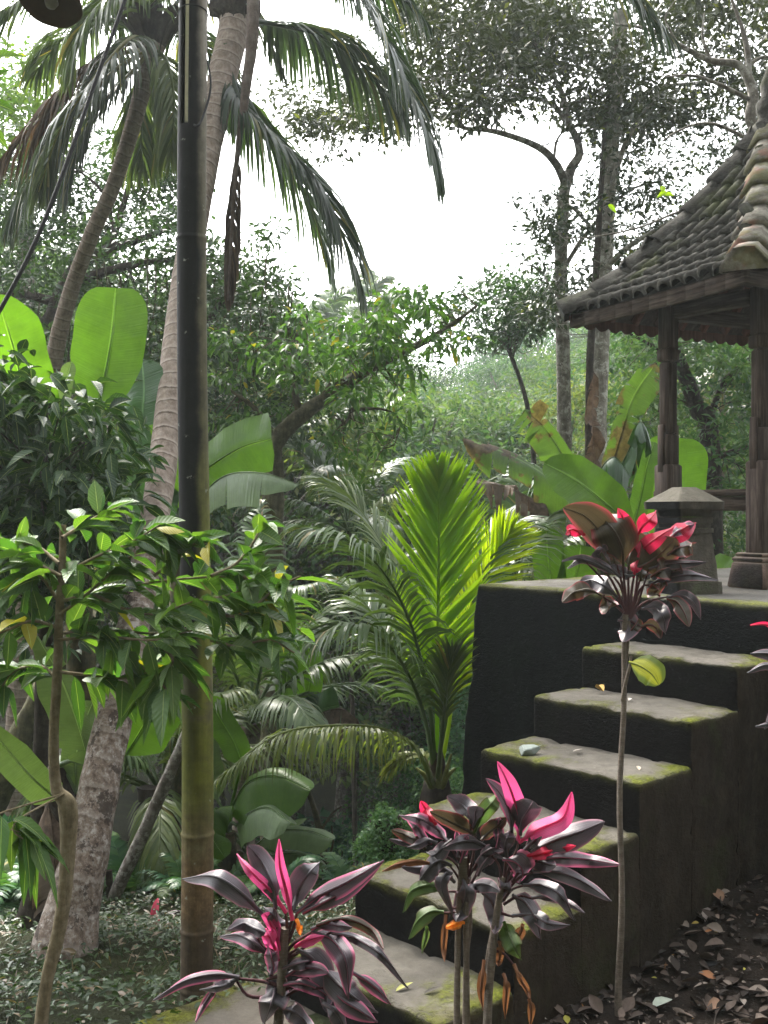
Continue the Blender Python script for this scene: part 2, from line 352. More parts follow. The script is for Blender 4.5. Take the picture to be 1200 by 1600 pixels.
# concrete of the steps: moss grows on the tops towards the edges
def stone_mat(name, top, side, moss, mossf=1.0, dirs=None, width=.88, rise=None):
    t = NT(name); g = t.n('NewGeometry'); nz = t.n('SeparateXYZ', {0: g.outputs['Normal']}).outputs[2]
    uv = t.n('SeparateXYZ', {0: t.uv()})
    n1 = t.noise(3.2, 6, .65); n2 = t.noise(22, 5, .7); n3 = t.noise(1.3, 3, .5); n4 = t.noise(90, 3, .7)
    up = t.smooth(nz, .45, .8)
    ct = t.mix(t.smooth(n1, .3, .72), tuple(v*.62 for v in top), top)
    ct = t.mix(.5, ct, t.ramp(n2, (.3, .6), (.7, 1.2)), 'MULTIPLY')
    mp = t.n('Mapping', {'Vector': t.obj(), 'Scale': (4, 4, 1.6)}); st = t.noise(2, 5, .7, mp.outputs[0])
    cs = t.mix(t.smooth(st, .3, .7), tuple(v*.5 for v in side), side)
    cs = t.mix(t.math('MULTIPLY', t.smooth(n1, .52, .7), .6), cs, (side[0]*.75, side[1]*1.15, side[2]*.6))
    cs = t.mix(.6, cs, t.ramp(n2, (.3, .55), (.7, 1.35)), 'MULTIPLY')
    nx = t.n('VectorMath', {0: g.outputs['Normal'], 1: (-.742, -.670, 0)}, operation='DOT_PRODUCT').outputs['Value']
    cs = t.mix(t.smooth(nx, .6, .9), cs, t.mix(1, cs, (.13, .15, .19), 'MULTIPLY'))   # risers: black algae plus shade, painted in by facing direction
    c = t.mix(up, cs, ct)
    # uv.x = distance to nearest long edge in metres, uv.y = distance below the top
    e = t.math('ADD', uv.outputs[0], t.math('MULTIPLY', t.math('SUBTRACT', n1, .5), .95))
    mt = t.math('MULTIPLY', t.smooth(e, .20, .02), up)
    dn = t.math('ADD', uv.outputs[1], t.math('MULTIPLY', t.math('SUBTRACT', n1, .5), .12))
    msd = t.math('MULTIPLY', t.math('MULTIPLY', t.smooth(dn, .045, .0), t.math('SUBTRACT', 1, up)), .35)
    mf = t.math('MULTIPLY', t.math('MAXIMUM', mt, msd), t.smooth(n2, .22, .5))
    mf = t.math('MULTIPLY', mf, mossf)
    mc = t.mix(t.smooth(n4, .3, .7), tuple(v*.45 for v in moss), moss)
    mc = t.mix(t.smooth(t.noise(6, 3), .4, .65), mc, (.075, .07, .03))
    c = t.mix(mf, c, mc)
    h = t.math('ADD', t.math('MULTIPLY', n2, .7), t.math('ADD', t.math('MULTIPLY', n4, .25), t.math('MULTIPLY', mf, .9)))
    mp2 = t.n('Mapping', {'Vector': t.obj(), 'Scale': (18, 18, 60)}); tr = t.noise(1, 4, .8, mp2.outputs[0])
    h = t.math('ADD', h, t.math('MULTIPLY', tr, .5))
    t.bump(h, .9, .012); return t.set(c, .93, .12)
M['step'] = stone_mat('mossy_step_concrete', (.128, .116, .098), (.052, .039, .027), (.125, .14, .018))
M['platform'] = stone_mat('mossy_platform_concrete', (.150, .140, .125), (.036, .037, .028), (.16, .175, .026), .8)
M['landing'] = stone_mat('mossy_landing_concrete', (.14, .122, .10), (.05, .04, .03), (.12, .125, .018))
M['stone'] = stone_mat('carved_stone', (.17, .155, .125), (.105, .092, .076), (.14, .15, .03), 1.0)
M['stone_red'] = stone_mat('worn_red_stone', (.33, .26, .23), (.25, .17, .145), (.2, .2, .05), .2)
def wood_mat(name, c1, c2, c3):
    t = NT(name); mp = t.n('Mapping', {'Vector': t.obj(), 'Scale': (22, 22, 1.5)}); f = t.noise(1.5, 6, .7, mp.outputs[0])
    c = t.ramp(f, (.3, c1), (.5, c2), (.72, c3)); c = t.mix(.5, c, t.ramp(t.noise(5, 4), (.3, .5), (.65, 1.15)), 'MULTIPLY')
    t.bump(f, .6, .006); return t.set(c, .8, .2)
M['wood'] = wood_mat('weathered_wood', (.022, .015, .012), (.058, .040, .032), (.16, .125, .105))
M['wood_dark'] = wood_mat('dark_wood', (.025, .018, .014), (.05, .036, .028), (.10, .08, .065))
M['wood_red'] = wood_mat('red_rafter_wood', (.06, .025, .018), (.11, .048, .035), (.16, .085, .065))
t = NT('board_wood'); mp = t.n('Mapping', {'Vector': t.obj(), 'Scale': (4, 4, 60)}); f = t.noise(1.2, 5, .7, mp.outputs[0])
c = t.ramp(f, (.3, (.022, .016, .012)), (.5, (.055, .040, .032)), (.72, (.11, .088, .072))); c = t.mix(.5, c, t.ramp(t.noise(7, 4), (.3, .5), (.65, 1.15)), 'MULTIPLY')
t.bump(f, .5, .004); M['board'] = t.set(c, .85, .15)
t = NT('roof_tile'); n1 = t.noise(9, 6, .7); n2 = t.noise(45, 4, .7); n3 = t.noise(2.5, 3)
c = t.ramp(n1, (.3, (.014, .014, .012)), (.5, (.036, .034, .029)), (.74, (.09, .086, .075)))
c = t.mix(t.math('MULTIPLY', t.smooth(n3, .5, .65), .6), c, (.055, .065, .022)); c = t.mix(.5, c, t.ramp(n2, (.3, .6), (.7, 1.3)), 'MULTIPLY')
t.bump(t.math('ADD', n1, n2), .6, .008); M['tile'] = t.set(c, .9, .15)
t = NT('ridge_tile'); n1 = t.noise(7, 6, .7); n2 = t.noise(40, 4, .7); n3 = t.noise(4, 3)
c = t.ramp(n1, (.3, (.05, .046, .036)), (.48, (.16, .145, .12)), (.68, (.34, .32, .27)))
c = t.mix(t.smooth(n3, .56, .66), c, (.24, .14, .11)); c = t.mix(t.math('MULTIPLY', t.smooth(t.noise(5.5, 3), .5, .6), .5), c, (.12, .12, .03))
c = t.mix(.45, c, t.ramp(n2, (.3, .55), (.7, 1.2)), 'MULTIPLY')
t.bump(t.math('ADD', n1, n2), .5, .006); M['hip'] = t.set(c, .85, .2)

t = NT('soil'); n1 = t.noise(5, 6, .7); n2 = t.noise(60, 5, .75)
c = t.ramp(n1, (.3, (.012, .009, .007)), (.7, (.038, .029, .022))); c = t.mix(.6, c, t.ramp(n2, (.3, .5), (.7, 1.5)), 'MULTIPLY')
t.bump(t.math('ADD', t.math('MULTIPLY', n1, 1.5), n2), 1, .02); M['soil'] = t.set(c, .95, .1)
t = NT('forest_floor'); n1 = t.noise(1.2, 6, .7); n2 = t.noise(30, 5, .75)
c = t.ramp(n1, (.3, (.020, .026, .014)), (.55, (.04, .042, .02)), (.75, (.05, .075, .03))); c = t.mix(.6, c, t.ramp(n2, (.3, .5), (.7, 1.5)), 'MULTIPLY')
t.bump(t.math('ADD', t.math('MULTIPLY', n1, 1.5), n2), 1, .05); M['floor'] = t.set(c, .95, .1)
def litter_mat():
    t = NT('dry_leaf'); r = t.n('NewGeometry').outputs['Random Per Island']
    c = t.ramp(r, (0, (.022, .016, .012)), (.4, (.055, .040, .031)), (.75, (.12, .088, .070)), (.92, (.24, .20, .165)), (.97, (.30, .12, .04)), (1, (.3, .3, .05)))
    c = t.mix(.5, c, t.ramp(t.noise(40, 3), (.3, .55), (.7, 1.2)), 'MULTIPLY'); t.bump(t.noise(30, 3), .5, .005)
    return t.set(c, .75, .25)
M['litter'] = litter_mat()
# bamboo: black down one flank, moss green below, brown at the foot
t = NT('bamboo'); o = t.n('SeparateXYZ', {0: t.obj()}); X, Y, Z = o.outputs
n1 = t.noise(6, 5, .65); n2 = t.noise(40, 4, .7); mp = t.n('Mapping', {'Vector': t.obj(), 'Scale': (40, 40, 2)}); fib = t.noise(1, 5, .7, mp.outputs[0])
c = t.ramp(n1, (.3, (.10, .09, .04)), (.55, (.17, .15, .07)), (.75, (.24, .215, .12)))
c = t.mix(t.smooth(Z, 2.7, 3.9), c, (.25, .22, .185))
gm = t.math('MULTIPLY', t.smooth(Z, 2.7, 1.6), t.smooth(Z, .55, .9))
c = t.mix(t.math('MULTIPLY', gm, t.smooth(n1, .3, .5)), c, (.135, .145, .022))
c = t.mix(t.math('MULTIPLY', t.math('MULTIPLY', t.smooth(Z, 1.7, 2.3), t.smooth(Z, 3.9, 3.2)), .6), c, (.06, .055, .038))
bm = t.math('MULTIPLY', t.smooth(t.math('ADD', X, t.math('MULTIPLY', t.math('SUBTRACT', n1, .5), .05)), .036, .004), t.smooth(t.math('ADD', Z, t.math('MULTIPLY', n1, .5)), 1.0, 1.75))
bm = t.math('MULTIPLY', bm, t.smooth(Z, 4.05, 3.95))
c = t.mix(bm, c, (.012, .012, .012))
foot = t.smooth(t.math('ADD', Z, t.math('MULTIPLY', n1, .5)), 1.0, .7)
c = t.mix(foot, c, t.ramp(n2, (.3, (.10, .065, .035)), (.7, (.20, .135, .07))))
c = t.mix(t.math('MULTIPLY', t.smooth(Z, .36, .22), .7), c, (.055, .045, .035))
sp = t.smooth(t.noise(24, 4, .6), .66, .72); c = t.mix(t.math('MULTIPLY', sp, .5), c, (.42, .45, .38))
c = t.mix(.65, c, t.ramp(fib, (.3, .5), (.7, 1.2)), 'MULTIPLY'); c = t.mix(.6, c, t.ramp(t.noise(14, 5, .75), (.35, .45), (.65, 1.15)), 'MULTIPLY')
t.bump(t.math('ADD', fib, t.math('MULTIPLY', n2, t.math('ADD', .2, foot))), .35, .004); M['bamboo'] = t.set(c, .75, .2)
def plain(name, c, rough=.6, spec=.4): 
    t = NT(name); n = t.noise(20, 4, .7); return t.set(t.mix(.5, c, t.mix(1, c, t.ramp(n, (.3, .5), (.7, 1.1)), 'MULTIPLY')), rough, spec)
M['inner'] = plain('split_bamboo_inside', (.62, .58, .40)); M['rubber'] = plain('black_cable', (.008, .008, .008), .8)
M['black'] = plain('black_gap', (.01, .01, .01), .9)
M['shade'] = plain('lamp_shade', (.075, .052, .035), .8); M['bulb'] = plain('unlit_bulb', (.22, .21, .18), .3)
M['rock'] = plain('grey_rock', (.20, .23, .21), .85)

# ------------------------------------------------------------------ ground
def G(x, y):
    x = np.asarray(x, float); y = np.asarray(y, float)
    ss = lambda v, a, b: np.clip((v-a)/(b-a), 0, 1)**2*(3-2*np.clip((v-a)/(b-a), 0, 1))
    left = ss(-x, -.9, .3)                      # 1 on the left of the stairs
    h = .02 + .17*ss(x, .7, 1.6)*ss(y, 3.6, 4.6) - .16*left*ss(y, 3.9, 4.6) - .30*left*ss(y, 4.8, 6.2)
    h = h + 0.0
    h -= 2.6*ss(y, 6.0, 11)*(.25+.75*ss(-x, -4.5, 0)) + 2.5*ss(y, 9, 18)*ss(-x, -9, 2)
    h += 6.5*ss(y, 22, 75) + 2.5*ss(x, 3, 30)*ss(y, 15, 50) + 5*ss(-x, 5, 30)*ss(y, 6, 40)
    h += 22*ss(-y, 1.5, 10)                     # unseen bank added behind the camera to block skylight
    p = np.stack(np.broadcast_arrays(x, y, 0*x), -1)
    far = ss(np.hypot(x, y), 5, 25)
    return h + .03*tri_noise(p, 1.7) + .5*far*tri_noise(p, .35) 
def axis(lo, hi, fine, c0, c1):
    a = [c0]
    st = fine
    v = np.arange(c0, c1, fine).tolist(); x = c1; 
    while x < hi: v.append(x); st *= 1.12; x += st
    v.append(hi); x = c0; st = fine; w = []
    while x > lo: st *= 1.12; x -= st; w.append(max(x, lo))
    return A(sorted(set(w+v)))
gx = axis(-120, 120, .09, -3, 3.5); gy = axis(-40, 150, .09, 3, 8)
X, Y = np.meshgrid(gx, gy, indexing='ij')
mb = MB(); mb.add(np.stack([X, Y, G(X, Y)], -1), None, grid_faces(len(gx), len(gy))[:, ::-1])
tag(mb.build('ground', M['floor']), kind='structure')
gx2 = np.arange(.15, 5, .06); gy2 = np.arange(2.2, 7, .06); X, Y = np.meshgrid(gx2, gy2, indexing='ij')
Zs = G(X, Y)+.012+.012*tri_noise(np.stack([X, Y, 0*X], -1), 9)
ed = np.minimum(np.minimum(X-.15, 5-X), np.minimum(Y-2.2, 7-Y)); Zs -= .09*np.clip(1-ed/.25, 0, 1)
mb = MB(); mb.add(np.stack([X, Y, Zs], -1), None, grid_faces(len(gx2), len(gy2))[:, ::-1])
tag(mb.build('soil_path', M['soil']), kind='structure')

# ------------------------------------------------------------------ steps and platform
U = A((.742, .670, 0)); V_ = A((-.670, .742, 0)); Z_ = A((0, 0, 1.))
ZT = [1.21, 1.01, .81, .61, .41, .21]              # treads from the top down
L1 = A((1.006, 5.39, 0)); RUN = .383; WID = .885
def rb(mb, o, u0, u1, v0, v1, z0, z1, r=.03, joint=(), batter=0, edge='v', cell=.05, amp=.006, low=None):
    # rounded block in the (U, V_, Z) frame with origin o; 'joint' names sides left square
    def cuts(a, b, ra, rb_):
        c = [a, b]
        if ra: c += [a+r*.3, a+r*.65, a+r]
        if rb_: c += [b-r*.3, b-r*.65, b-r]
        lo, hi = a+(r if ra else 0), b-(r if rb_ else 0); n = max(2, int((hi-lo)/cell)+1)
        return A(sorted(set(np.round(c+np.linspace(lo, hi, n).tolist(), 5))))
    cu = cuts(u0, u1, 'u0' not in joint, 'u1' not in joint); cv = cuts(v0, v1, 'v0' not in joint, 'v1' not in joint); cz = cuts(z0, z1, False, True)
    lo = A([u0+(r if 'u0' not in joint else -9), v0+(r if 'v0' not in joint else -9), z0-9]); hi = A([u1-(r if 'u1' not in joint else -9), v1-(r if 'v1' not in joint else -9), z1-r])
    def face(a, b, fn, flip):
        Aa, Bb = np.meshgrid(a, b, indexing='ij'); p = fn(Aa, Bb)
        lo2 = np.broadcast_to(lo, p.shape).copy()
        if low is not None: lo2[..., 0] = np.where(p[..., 2] < low, -9, lo2[..., 0])
        q = np.clip(p, lo2, hi); d = p-q; l = np.linalg.norm(d, axis=-1, keepdims=True)
        p = np.where(l > 1e-9, q+d/np.maximum(l, 1e-9)*np.minimum(r, l), p)
        # corners: distance from the inner box never beyond r
        w = o + p[..., :1]*U+p[..., 1:2]*V_+p[..., 2:]*Z_
        if batter:
            k = (z1-p[..., 2:])*batter; cu_, cv_ = (u0+u1)/2, (v0+v1)/2
            w = w + U*np.sign(p[..., :1]-cu_)*k*(np.abs(p[..., :1]-cu_) > (u1-u0)/2-r*1.01) + V_*np.sign(p[..., 1:2]-cv_)*k*(np.abs(p[..., 1:2]-cv_) > (v1-v0)/2-r*1.01)
        nn = tri_noise(w, 4)*amp+tri_noise(w, 14, 3)*amp*.6-np.clip(tri_noise(w, 21, 5)-.15, 0, 1)*.022*(l[..., 0] > r*.2)
        w = w + nrm(w-(o+U*(u0+u1)/2+V_*(v0+v1)/2+Z_*(z1-1)))*nn[..., None]
        eu = np.minimum(p[..., 0]-u0 if 'u0' not in joint else 9, u1-p[..., 0] if 'u1' not in joint else 9)
        ev = np.minimum(p[..., 1]-v0 if 'v0' not in joint else 9, v1-p[..., 1] if 'v1' not in joint else 9)
        e = {'v': np.minimum(ev, eu+.12), 'uv': np.minimum(eu, ev)}[edge]
        uv = np.stack([np.broadcast_to(e, p.shape[:2]), z1-p[..., 2]], -1)
        f = grid_faces(len(a), len(b)); mb.add(w, None, f[:, ::-1] if flip else f, uv)
    st = lambda *k: np.stack(np.broadcast_arrays(*k), -1)
    face(cu, cv, lambda a, b: st(a, b, z1+0*a), False)
    face(cu, cz, lambda a, b: st(a, v0+0*a, b), False); face(cu, cz, lambda a, b: st(a, v1+0*a, b), True)
    face(cv, cz, lambda a, b: st(u0+0*a, a, b), True); face(cv, cz, lambda a, b: st(u1+0*a, a, b), False)
st = thing('concrete_staircase', L1*A([1, 1, 0])+A([-.6, -1, 0]), 'dark mossy concrete staircase of six block steps climbing right to the platform', 'staircase')
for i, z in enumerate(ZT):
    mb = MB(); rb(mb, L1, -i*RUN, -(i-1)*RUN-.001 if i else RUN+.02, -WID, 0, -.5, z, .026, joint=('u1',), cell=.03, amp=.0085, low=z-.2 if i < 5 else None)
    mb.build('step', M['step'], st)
# platform block, battered walls
plat = thing('stone_platform', (2.2, 6.5, 0), 'raised dark plastered platform with mossy rim carrying the pavilion', 'platform')
mb = MB(); rb(mb, L1, RUN, RUN+3.4, -3.4, 1.08, -3, 1.46, .03, batter=.06, edge='uv', cell=.09, amp=.01); mb.build('wall', M['platform'], plat)
# landing slab
land = MB(); o = A((-.45, 4.17, 0))-U*.0
rb(land, L1-U*RUN*5+V_*.0, -1.5, -.001, -1.5, .17, -.4, .025, .03, edge='uv', cell=.06, joint=('u1',)); tag(land.build('landing_slab', M['landing']), kind='structure')

# rock and bits resting on the treads
rng = np.random.default_rng(3)
def pebble(name, c, r, mat, seed, label, cat, sq=(1.3, 1, .5)):
    import bmesh
    bm = bmesh.new(); rg_ = np.random.default_rng(seed)
    for d in rdir(rg_, 16): bm.verts.new(tuple(d*r*A(sq)*rg_.uniform(.85, 1.1)))
    bmesh.ops.convex_hull(bm, input=bm.verts); bmesh.ops.delete(bm, geom=[v for v in bm.verts if not v.link_faces], context='VERTS')
    bmesh.ops.bevel(bm, geom=bm.edges[:], offset=r*.07, segments=1, affect='EDGES')
    me = bpy.data.meshes.new(name); bm.to_mesh(me); bm.free(); me.materials.append(mat); o = bpy.data.objects.new(name, me); col.objects.link(o); o.location = c
    return tag(o, label, cat)
    m = MB(); n, k = 9, 12; th = np.linspace(0, np.pi, n); ph = np.linspace(0, 2*np.pi, k, endpoint=False)
    T, F = np.meshgrid(th, ph, indexing='ij'); d = np.stack([np.sin(T)*np.cos(F), np.sin(T)*np.sin(F), np.cos(T)], -1)
    rr = r*(1+.38*np.round(tri_noise(d, 1.8, seed)*3)/3); m.add(c+d*rr[..., None]*A(sq), None, grid_faces(n, k, True)[:, ::-1])
    return tag(m.build(name, mat, loc=c, smooth=False), label, cat)
pebble('rock', P(833, 1163, 4.62)+A([0, .12, -.055]), .055, M['rock'], 2, 'flat grey green rock lying at the back of the third step', 'rock')

# ------------------------------------------------------------------ broad leaves
def blade(mb, path, width, side=None, fold=.15, wave=.05, tip=.15, base=.12, seed=0, tears=0, prof=None, sag=0.0, nseg=26, across=3, curl=0):
    rng = np.random.default_rng(seed); p = spline(path, nseg); t, s, u = frames(p)
    if side is not None:
        sh = np.asarray(side, float); s = nrm(sh[None]-t*(t@sh)[:, None]); u = np.cross(s, t)
    a = np.linspace(0, 1, nseg)
    w = prof(a) if prof else np.clip(a/base, 0, 1)**.7*np.clip((1-a)/tip, 0, 1)**.55
    w = np.maximum(w, .015)*width*.5
    lat = np.linspace(-1, 1, across*2+1)
    wv = np.sin(a*17+seed)*wave+np.sin(a*31+seed*2)*wave*.5
    def off(b, k=0.0, dr=0.0):
        x = np.abs(b)
        return s*(b*w)[:, None]*(1-.3*dr*x) + u*((fold*x*w*1.6+(wv)*x*w)[:, None]) - A([0, 0, 1.])*((sag+dr)*x*x*w)[:, None] + t*(x*w*.25)[:, None] + u*(curl*x*x*w)[:, None]
    if not tears:
        V = np.stack([p+off(b) for b in lat], 1)
        uv = np.stack(np.broadcast_arrays((lat[None]+1)/2, a[:, None]), -1)
        mb.add(V, None, grid_faces(nseg, len(lat)), uv)
    else:
        for sg in (-1, 1):
            cutsx = sorted(set([0, nseg-1]+rng.integers(2, nseg-2, tears).tolist()))
            for c0, c1 in zip(cutsx[:-1], cutsx[1:]):
                dr = rng.uniform(-.1, 1.1)**2; ln = rng.uniform(.75, 1.1)
                bl = np.linspace(0, sg, across+2)
                V = np.stack([p+off(b*(1 if j == 0 else ln), 0, dr*.9) for j, b in enumerate(bl)], 1)[c0:c1+1]
                k = np.linspace(0, 1, c1-c0+1)[:, None, None]; sp = (np.abs(bl)**1.5)[None, :, None]*.10*width
                V = V + t[c0:c1+1, None]*sp*(.5-k)
                uv = np.stack(np.broadcast_arrays((bl[None]+1)/2, a[c0:c1+1, None]), -1)
                mb.add(V, None, grid_faces(c1-c0+1, len(bl)), uv)
    tube(mb, p-u*.004, [max(.006, width*.028), .002], 5, caps=False)
def ti_prof(a): return np.clip(np.sin(np.pi*np.clip(a, 0, 1)**.85), 0, 1)**.75*np.where(a < .22, .12+.88*(a/.22)**1.3, 1)
def frond(mb, path, n=46, ll=.5, lw=.03, start=.18, ang=55, droop=.6, side=None, seed=0, rr=.012, tipk=.45, seg=4, lift=.15, miss=.03, one=None, flop=0):
    rng = np.random.default_rng(seed); m = 60; p = spline(path, m); t, s, u = frames(p)
    if side is not None:
        sh = np.asarray(side, float); s = nrm(sh[None]-t*(t@sh)[:, None]); u = np.cross(s, t)
    tube(mb, p, [rr*1.6, rr, rr*.3], 6, caps=False)
    V = []; UVs = []; fc = []; k = 0
    for sg in ((-1, 1) if one is None else (one,)):
        for i in range(n):
            if rng.random() < miss: continue
            f = start+(1-start)*((i+rng.uniform(-.3, .3))/n); f = min(max(f, 0), .999); x = f*(m-1); j = min(int(x), m-2)
            q = p[j]+(p[j+1]-p[j])*(x-j); g = (f-start)/(1-start)
            L = ll*float(np.interp(g, [0, .15, .4, .7, .9, 1], [.5, .82, 1, .85, .48, tipk*.6]))*rng.uniform(.9, 1.06)
            al = math.radians((ang-22*g)*(1 if g < .85 else 1-(g-.85)*4)+rng.uniform(-4, 4))
            d = nrm(s[j]*sg*math.sin(al)+t[j]*math.cos(al)+u[j]*(lift+rng.uniform(-.08, .08)))
            c = q.copy(); pts = [c]; h = L/seg
            for e in range(seg):
                d = nrm(d+A([0, 0, -1.])*droop*rng.uniform(.7, 1.3)/seg*(.6+e*.7)); c = c+d*h; pts.append(c)
            pts = A(pts); wdir = nrm(np.cross(nrm(pts[-1]-pts[0]), u[j]+.001)+rng.normal(size=3)*.12)
            if flop: wdir = nrm(wdir+rng.normal(size=3)*flop)
            ws = lw*A([.55, 1, .9, .6, .05] if seg == 4 else np.interp(np.linspace(0, 1, seg+1), [0, .25, .6, 1], [.55, 1, .75, .05]))*.5*rng.uniform(.8, 1.15)
            for e in range(seg+1): V += [pts[e]-wdir*ws[e], pts[e]+wdir*ws[e]]; UVs += [(0, e/seg), (1, e/seg)]
            for e in range(seg): fc.append([k+2*e, k+2*e+1, k+2*e+3, k+2*e+2])
            k += 2*(seg+1)
    mb.add(A(V), None, fc, UVs)
def arc(o, az, el, L, dr=1.0, n=6):
    az, el = math.radians(az), math.radians(el); d = A([math.sin(az)*math.cos(el), math.cos(az)*math.cos(el), math.sin(el)]); c = A(o, float); out = [c]
    for i in range(n): d = nrm(d+A([0, 0, -1.])*dr/n*(.5+i/n)); c = c+d*L/n; out.append(c)
    return out


HAZE = .0012
# ------------------------------------------------------------------ pavilion
d1 = A((-.459, .889, 0)); d2 = A((.889, .459, 0)); NC = A((1.895, 5.5, 0)); HA, HB = .75, 1.0
CC = NC+d1*HA+d2*HB; ZE, ZA = 3.175, 4.36
pav = thing('garden_pavilion', (CC[0], CC[1], 1.46), 'small open wooden pavilion with a steep mossy tiled roof on the platform', 'pavilion')
def roofz(h): return ZE+(ZA-ZE)*(.58*h+.42*h*h)
cor = [NC, NC+d1*2*HA, NC+d1*2*HA+d2*2*HB, NC+d2*2*HB]
def lift(x): return .012*np.abs(2*x-1)**3
tiles = MB(); deck = MB(); raf = MB(); fas = MB(); scal = MB()
for k in range(4):
    a, b = cor[k], cor[(k+1) % 4]; Wd = np.linalg.norm(b-a); e = (b-a)/Wd
    def pt(x, h, dz=0): # x in 0..1 along the eave, h in 0..1 inwards
        q = a+e*Wd*x; q = q+(CC-(a+b)/2)*h; q = q.copy(); q[2] = roofz(h)+lift(x)*(1-h)**2+dz; return q
    hs_ = np.linspace(0, 1, 12)
    for dz, mb_ in ((0, tiles), (-.035, deck)):
        V = A([[pt(h/2+(1-h)*x, h, dz) for x in np.linspace(0, 1, 9)] for h in hs_]); mb_.add(V, None, grid_faces(12, 9)[:, ::(1 if dz else -1)])
    pitch = .105; nc = int(round(Wd/pitch)); inn = nrm(CC-(a+b)/2); dep = np.linalg.norm(CC-(a+b)/2)
    for c in range(nc):
        x = (c+.5)/nc; hm = min(x, 1-x)*2; nt_ = int(hm*dep*1.5/.135)+1
        for j in range(nt_):
            h0 = j*.09/dep*1.0-.02; h1 = h0+.115/dep
            if h0 > hm: break
            p0, p1 = pt(x, h0, .018), pt(x, min(h1, 1), .004); tt = nrm(p1-p0); nn = nrm(np.cross(e, tt)); nn = nn if nn[2] > 0 else -nn
            jit = rng.normal(size=2)*.004; an = np.linspace(-.1, math.pi+.1, 7); R0, R1 = .054, .043
            V = [[p0+e*(np.cos(w)*R0+jit[0])+nn*(np.sin(w)*R0*1.1+jit[1]) for w in an], [p1+e*(np.cos(w)*R1+jit[0])+nn*(np.sin(w)*R1*.85) for w in an]]
            lip = [p0-tt*.002+e*(np.cos(w)*(R0-.014)+jit[0])+nn*(np.sin(w)*(R0-.014)*.85+jit[1]) for w in an]
            tiles.add(A([lip]+V), None, grid_faces(3, 7))
    nr = int(Wd/.19)
    for r_ in range(nr):
        x = (r_+.5)/nr; hm = min(x, 1-x)*2
        raf = MB()
        hh = np.linspace(.07, max(.12, hm*.95), 6)
        for h0, h1 in zip(hh[:-1], hh[1:]): p0, p1 = pt(x, h0, -.068), pt(x, h1, -.068); tt = nrm(p1-p0); box(raf, (p0+p1)/2, np.linalg.norm(p1-p0), .035, .05, tt, e, np.cross(tt, e), .003)
        raf.build('rafter', M['wood_red'], pav)
    if k in (0, 3): # straight boards on the two sides that face the stairs
        p0, p1 = pt(0, 0, -.035), pt(1, 0, -.035); n = 10
        for i in range(n):
            q0, q1 = pt(i/n, 0, -.045), pt((i+1)/n, 0, -.045); box(fas, (q0+q1)/2+inn*.02, np.linalg.norm(q1-q0)-.0005, .03, .085, nrm(q1-q0), inn, Z_, .002)
    else:
        xs = np.linspace(0, 1, nc*8+1); bt = -.055-.032*np.abs(np.sin(xs*nc*math.pi))
        for s_ in (0, .02):
            V = A([[pt(x, 0, -.01)+inn*s_, pt(x, 0, z)+inn*s_] for x, z in zip(xs, bt)]); scal.add(V, None, grid_faces(len(xs), 2))
tiles.build('roof_tiles', M['tile'], pav, smooth=False); deck.build('ceiling_boards', M['wood_dark'], pav)
fas.build('fascia_board', M['board'], pav); scal.build('scalloped_eave', M['wood_red'], pav)
for k in range(4):
    hip = MB(); a = cor[k]; n = 9
    hp = []
    for h in np.linspace(-.045, .98, 40): q = a+(CC-a)*h; q = q.copy(); q[2] = roofz(max(h, 0))+.012*(1-min(1, max(h, 0)))**2+.03+min(0, h)*.2; hp.append(q)
    hp = A(hp); Lh = np.concatenate([[0], np.cumsum(np.linalg.norm(np.diff(hp, axis=0), axis=1))])
    at = lambda s: A([np.interp(s, Lh, hp[:, i]) for i in range(3)])
    s0 = 0; cl = .25
    while s0 < Lh[-1]-.05:
        p0, p1 = at(s0), at(min(s0+cl+.03, Lh[-1])); tt = nrm(p1-p0); sd_ = nrm(np.cross(tt, Z_)); nn = nrm(np.cross(sd_, tt))
        w0, w1 = .132, .112
        prof = [(-1, -.55), (-.95, -.30), (-.42, .36), (0, .40), (.42, .36), (.95, -.30), (1, -.55)]
        V = [[p0+tt*.0+sd_*x*w0*.86+nn*(y*w0*.86) for x, y in prof]]+[[p+sd_*x*w+nn*(y*w+o_) for x, y in prof] for p, w, o_ in ((p0, w0, .020), (p1, w1, -.008))]
        ctr = p0-nn*.05; hip.add(A(V), None, grid_faces(3, 7))
        if s0 == 0: kk = [v for v in V[1]]; hip.add(A(kk+[ctr]), [[i+1, i, 7] for i in range(6)])
        s0 += cl
    hip.build('hip_tiles', M['hip'] if k == 0 else M['tile'], pav, smooth=False)
fin = MB(); tube(fin, [(CC[0], CC[1], z) for z in (4.27, 4.33, 4.38, 4.42, 4.48, 4.52, 4.60, 4.66, 4.72)], [.14, .12, .07, .085, .09, .055, .065, .04, .015], 12)
fin.build('finial', M['tile'], pav)
_a, _b = P(1189, 800, 6.1)*A([1, 1, 0]), P(1044, 800, 6.64)*A([1, 1, 0]); pc = [_a, _b, _b+d2*1.1, _a+d2*1.1]
